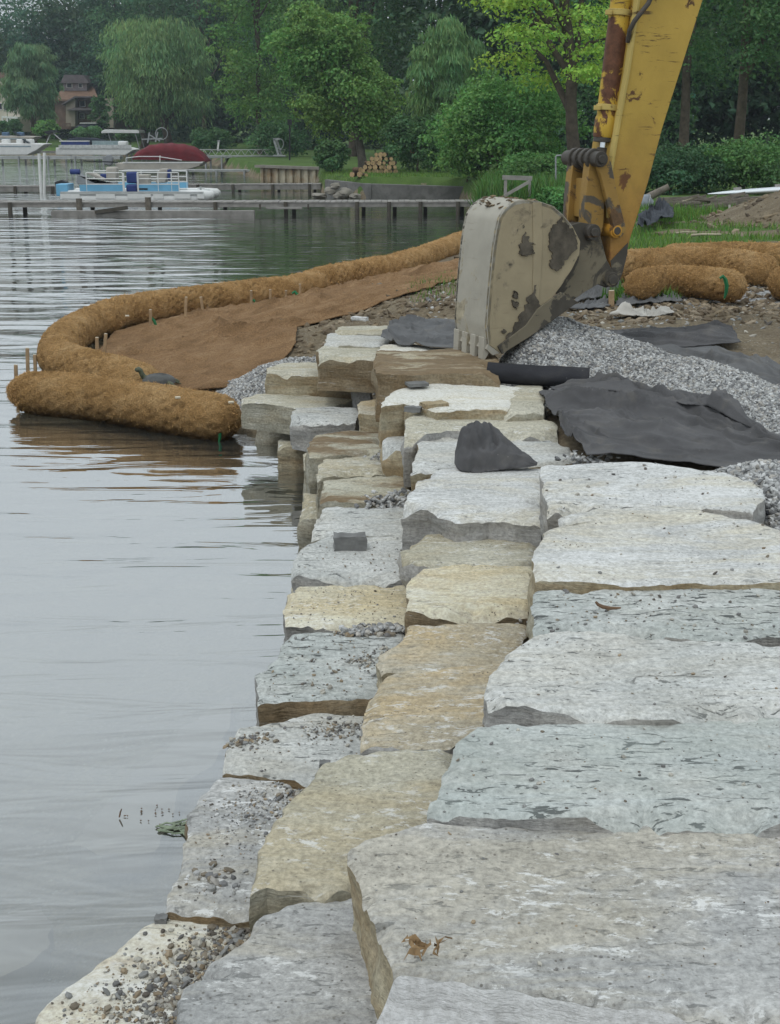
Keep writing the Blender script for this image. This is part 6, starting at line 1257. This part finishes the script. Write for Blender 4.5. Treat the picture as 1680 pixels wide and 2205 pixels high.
part('dormer_roof', MB().prism([qh(122,178,1.6), qh(130,160,1.6), qh(172,160,1.6), qh(184,178,1.6)], (0,1,0), 5.6), RFG, h2); part('gable', MB().prism([qh(148,272,-1.2), qh(168,272,-1.2), qh(168,210,-1.2), qh(148,220,-1.2)], (0,1,0), 1.19), SID, h2)
part('gable_roof', MB().prism([qh(140,224,-1.6), qh(168,208,-1.6), qh(202,208,-1.6), qh(202,211,-1.6), qh(169,211,-1.6), qh(142,227,-1.6)], (0,1,0), 3), RFG, h2); part('porch_roof', MB().prism([qh(152,238,-1.9), qh(170,232,-1.9), qh(214,234,-1.9), qh(214,238,-1.9)], (0,1,0), 1.89), RFG, h2)
part('side_wall', MB().prism([qh(200,275,-.8), qh(248,275,-.8), qh(248,212,-.8), qh(200,212,-.8)], (0,1,0), .79), SID, h2)
for a in ((134,178,146,188),(160,178,168,188)): wnd(h2, *a, dy=1.97)
for a in ((172,215,184,230),(172,244,182,256),(212,222,220,236)): wnd(h2, *a, dy=-.84 if a[0] > 200 else -.03)
for a, b_ in ((133,172),): pass
dk = empty('deck_rail', qh(150, 282), 'small brown wooden deck railing before the tan house', 'railing'); mb = MB().bar(qh(134,266,-3), qh(166,266,-3), .10); [mb.bar(qh(x_,278,-3), qh(x_,266,-3), .07) for x_ in range(134, 168, 3)]; part('rail', mb, BRWN, dk)
# car by the tan house
cp = atY(188, 280, 132); cr_ = empty('parked_car', (cp[0], 132, gz(cp[0], 132)), 'dark parked car with pale roof beside the tan house', 'car'); z0 = cp[2]-.05
def cq(x, y, dy=0): p = atY(x, y, 132); return np.array((p[0], 132+dy, p[2]))
part('body', MB().prism([cq(163,280), cq(163,273), cq(168,270), cq(214,270), cq(219,274), cq(219,280)], (0,1,0), 1.8), plain('dark_blue_car', (.02,.025,.04), .25), cr_, bevel=.08, smooth=True); part('window', MB().prism([cq(169,270,.1), cq(172,265,.1), cq(204,265,.1), cq(210,270,.1)], (0,1,0), 1.6), GLS, cr_); part('roof', MB().prism([cq(171,266,.05), cq(172,264,.05), cq(203,264,.05), cq(206,266,.05)], (0,1,0), 1.7), WHT, cr_)
for x_ in (173, 209):
    w_ = part('wheel', MB().disc(cq(x_, 281, .05), (0,1,0), .30, .2, 16), BLK, cr_, smooth=True)
# far bank odds and ends
def prop(name, label, cat, parts):
    o0 = parts[0][1].v[0]; r = empty(name, (o0[0], o0[1], gz(o0[0], o0[1])), label, cat)
    for nm, mb, mt_ in parts: part(nm, mb, mt_, r, smooth=False)
    return r
def A(x, y, Y): return atY(x, y, Y)
prop('winch_stand', 'grey metal hoist stand with winch wheel leaning on the lawn', 'hoist', [('frame', MB().bar(A(600,334,80), A(590,300,80), .12).bar(A(606,334,80.4), A(596,300,80.4), .10).bar(A(588,300,80), A(602,299,80), .12), STEEL), ('wheel', MB().tube([A(603+8*math.cos(a), 310+11*math.sin(a), 80.2) for a in np.linspace(0, 6.28, 18)], .03, 6), STEEL), ('base', MB().box(A(602,335,80), (.7,.4,.06)), ALU)])
prop('winch_stand', 'tangle of grey hoist frames with a wheel beside the willow trunk', 'hoist', [('frame', MB().bar(A(318,308,106), A(322,285,106), .10).bar(A(335,306,106), A(340,284,106), .10).bar(A(322,290,106), A(345,304,106), .08).bar(A(305,300,106), A(350,298,106), .09), STEEL), ('wheel', MB().tube([A(348+13*math.cos(a), 288+13*math.sin(a), 106.3) for a in np.linspace(0, 6.28, 20)], .035, 6), STEEL)])
prop('marker_post', 'short white marker post on the lawn before the low hanging tree', 'post', [('post', MB().bar(A(469,324,86), A(471,305,86), .10), WHT), ('cap', MB().box(A(471.2,303.6,86), (.16,.14,.10)), STEEL)])
prop('lantern_post', 'dark lantern post standing left of the leafy shrubs', 'lamp post', [('post', MB().bar(A(624,345,72), A(624,268,72), .08), BLK), ('lantern', MB().box(A(624,263,72), (.22,.22,.28)), BLK)])
prop('yard_cart', 'dark yard cart with an orange box under the trees', 'cart', [('frame', MB().box(A(878,315,60), (.9,.5,.12)).bar(A(862,345,60), A(862,312,60), .07).bar(A(905,345,60), A(905,312,60), .07), BLK), ('box', MB().box(A(880,326,59.6), (.50,.4,.26)), plain('orange_plastic', (.45,.12,.03), .6))])
prop('wooden_frame', 'grey wooden frame like a sawhorse with a diagonal brace', 'frame', [('beam', MB().bar(A(1082,382,33), A(1146,384,33), .10, .10), WOOD), ('leg', MB().bar(A(1088,428,33), A(1089,386,33), .07), WOOD), ('leg', MB().bar(A(1140,424,33.3), A(1141,388,33.3), .06), WOOD), ('brace', MB().bar(A(1086,422,32.9), A(1142,390,32.9), .07), WOOD)])
prop('metal_arch', 'thin grey metal arch of pipe behind the wooden frame', 'arch', [('pipe', MB().tube([A(1197,425,36), A(1197,338,36), A(1199,335,36), A(1240,333,36), A(1242,425,36)], .022, 8), STEEL), ('foot', MB().box(A(1197,425,36), (.12,.12,.04)), STEEL)])
BRD = plain('white_board', (.74,.78,.80), .3, .04, 3)
bq = [A(1525,407.5,29), A(1560,405,29), A(1620,400,29), A(1690,394,29), A(1760,388,29)]
bd = empty('paddle_board', bq[0]*np.array((1,1,0))+np.array((0,0,gz(bq[0][0],29))), 'long white board resting on posts at the right edge', 'board'); part('hull', MB().tube(bq, [.012,.05,.075,.08,.08], 12), BRD, bd, smooth=True)
_hull = [o for o in bd.children][0]; _hull.scale = (1, 3.2, .75)
prop('rack_post', 'grey post under the white board, nearer its tip', 'post', [('post', MB().bar(A(1588,446,29), A(1588,407,29), .12), WOOD), ('arm', MB().bar(A(1580,408,29.2), A(1596,406.5,29.2), .07), WOOD)])
prop('rack_post', 'grey post under the white board at the right edge', 'post', [('post', MB().bar(A(1677,446,29), A(1677,400,29), .12), WOOD), ('arm', MB().bar(A(1669,401,29.2), A(1685,399.5,29.2), .07), WOOD)])
DRF = plain('driftwood', (.19,.165,.135), .9, .35, 6, bmp=.5); rr = random.Random(8)
mb = MB()
for k in range(70):
    x = rr.uniform(1445, 1615); y = rr.uniform(428, 456); Yk = 28.5+rr.uniform(-.5, .9); p = A(x, y, Yk); a = rr.gauss(0, .45); L_ = rr.uniform(.25, 1.0); mb.bar(p-np.array((math.cos(a)*L_/2, 0, math.sin(a)*.06)), p+np.array((math.cos(a)*L_/2, rr.uniform(-.2, .2), math.sin(a)*L_*.25)), rr.uniform(.025, .09))
o = mb.build('brush_pile', DRF); tag(o, 'grey driftwood and brush piled at the edge of the grass', 'brush pile')
for lb, x0, y0, x1, y1, Yk, r in [('thick grey log slanting up behind the yellow arm', 1385, 432, 1440, 402, 30.5, .10), ('pale bare pole lying on the brush pile', 1455, 441, 1502, 424, 28.2, .022), ('long thin pale stick on the grass before the soil heap', 1487, 527, 1552, 520, 19.9, .020), ('thin brown stick crossing the pale one on the grass', 1455, 527, 1500, 524, 20.1, .013)]:
    a, b_ = A(x0, y0, Yk), A(x1, y1, Yk)
    if Yk < 21: a[2] = gz(a[0], a[1])+.05; b_[2] = gz(b_[0], b_[1])+.07
    o = MB().tube([a, a*.66+b_*.34+np.array((0,0,.01)), b_], [r, r*.9, r*.7], 9).build('fallen_log' if r > .05 else 'stick', DRF if 'pale' not in lb else plain('pale_wood', (.42,.37,.27), .8), smooth=True); tag(o, lb, 'log' if r > .05 else 'stick')
br = empty('barrel', A(1388, 450, 28.8), 'grey rounded drum half hidden by the yellow arm', 'drum'); part('shell', MB().tube([A(1372,446,28.6), A(1375,440,28.6), A(1390,440,28.6), A(1397,446,28.6)], [.17,.21,.21,.16], 16), plain('grey_drum', (.22,.24,.26), .5), br, smooth=True); part('rim', MB().tube([A(1391.5,440,28.6), A(1393,440.4,28.6)], .222, 16), STEEL, br, smooth=True)
tpz = plain('dark_tarp', (.045,.05,.06), .7); tv = sheet('tarp', 'dark tarp heaped over junk by the grass behind the arm', 'tarp', [(1372,492),(1400,486),(1428,474),(1450,470)], [(1376,468),(1400,462),(1430,456),(1450,456)], [], [], lambda x, y: ground(x, y)+.16+.10*fbm(P3(x*3, y*3, 0), 3, 2), tpz, 50, 30, .10, (3, 3), 61)
for lb, x, y0, y1 in [('thin pale picket left of the brush pile', 1383, 488, 452), ('thin pale picket right of the brush pile', 1571, 462, 441), ('short pale picket among the dark tarp', 1412, 470, 446)]:
    a = A(x, y0, 26.5); b_ = A(x, y1, 26.5); o = MB().bar(a, b_, .035).build('picket', plain('pale_picket', (.45,.44,.40), .8), bevel=.003); tag(o, lb, 'stake')

# ------------------------------------------------------------------ damp summer air
hm = bpy.data.materials.new('haze_air'); hm.use_nodes = True; t = hm.node_tree; t.nodes.clear(); out = t.nodes.new('ShaderNodeOutputMaterial')
pv = nd(t, 'ShaderNodeVolumePrincipled', {'Color': (.80,.90,1.0,1), 'Density': .0006, 'Anisotropy': .2}); t.links.new(pv.outputs[0], out.inputs['Volume'])
hb = MB().box((0, 140, 16), (1400, 420, 36)).build('haze', hm); tag(hb, kind='stuff')
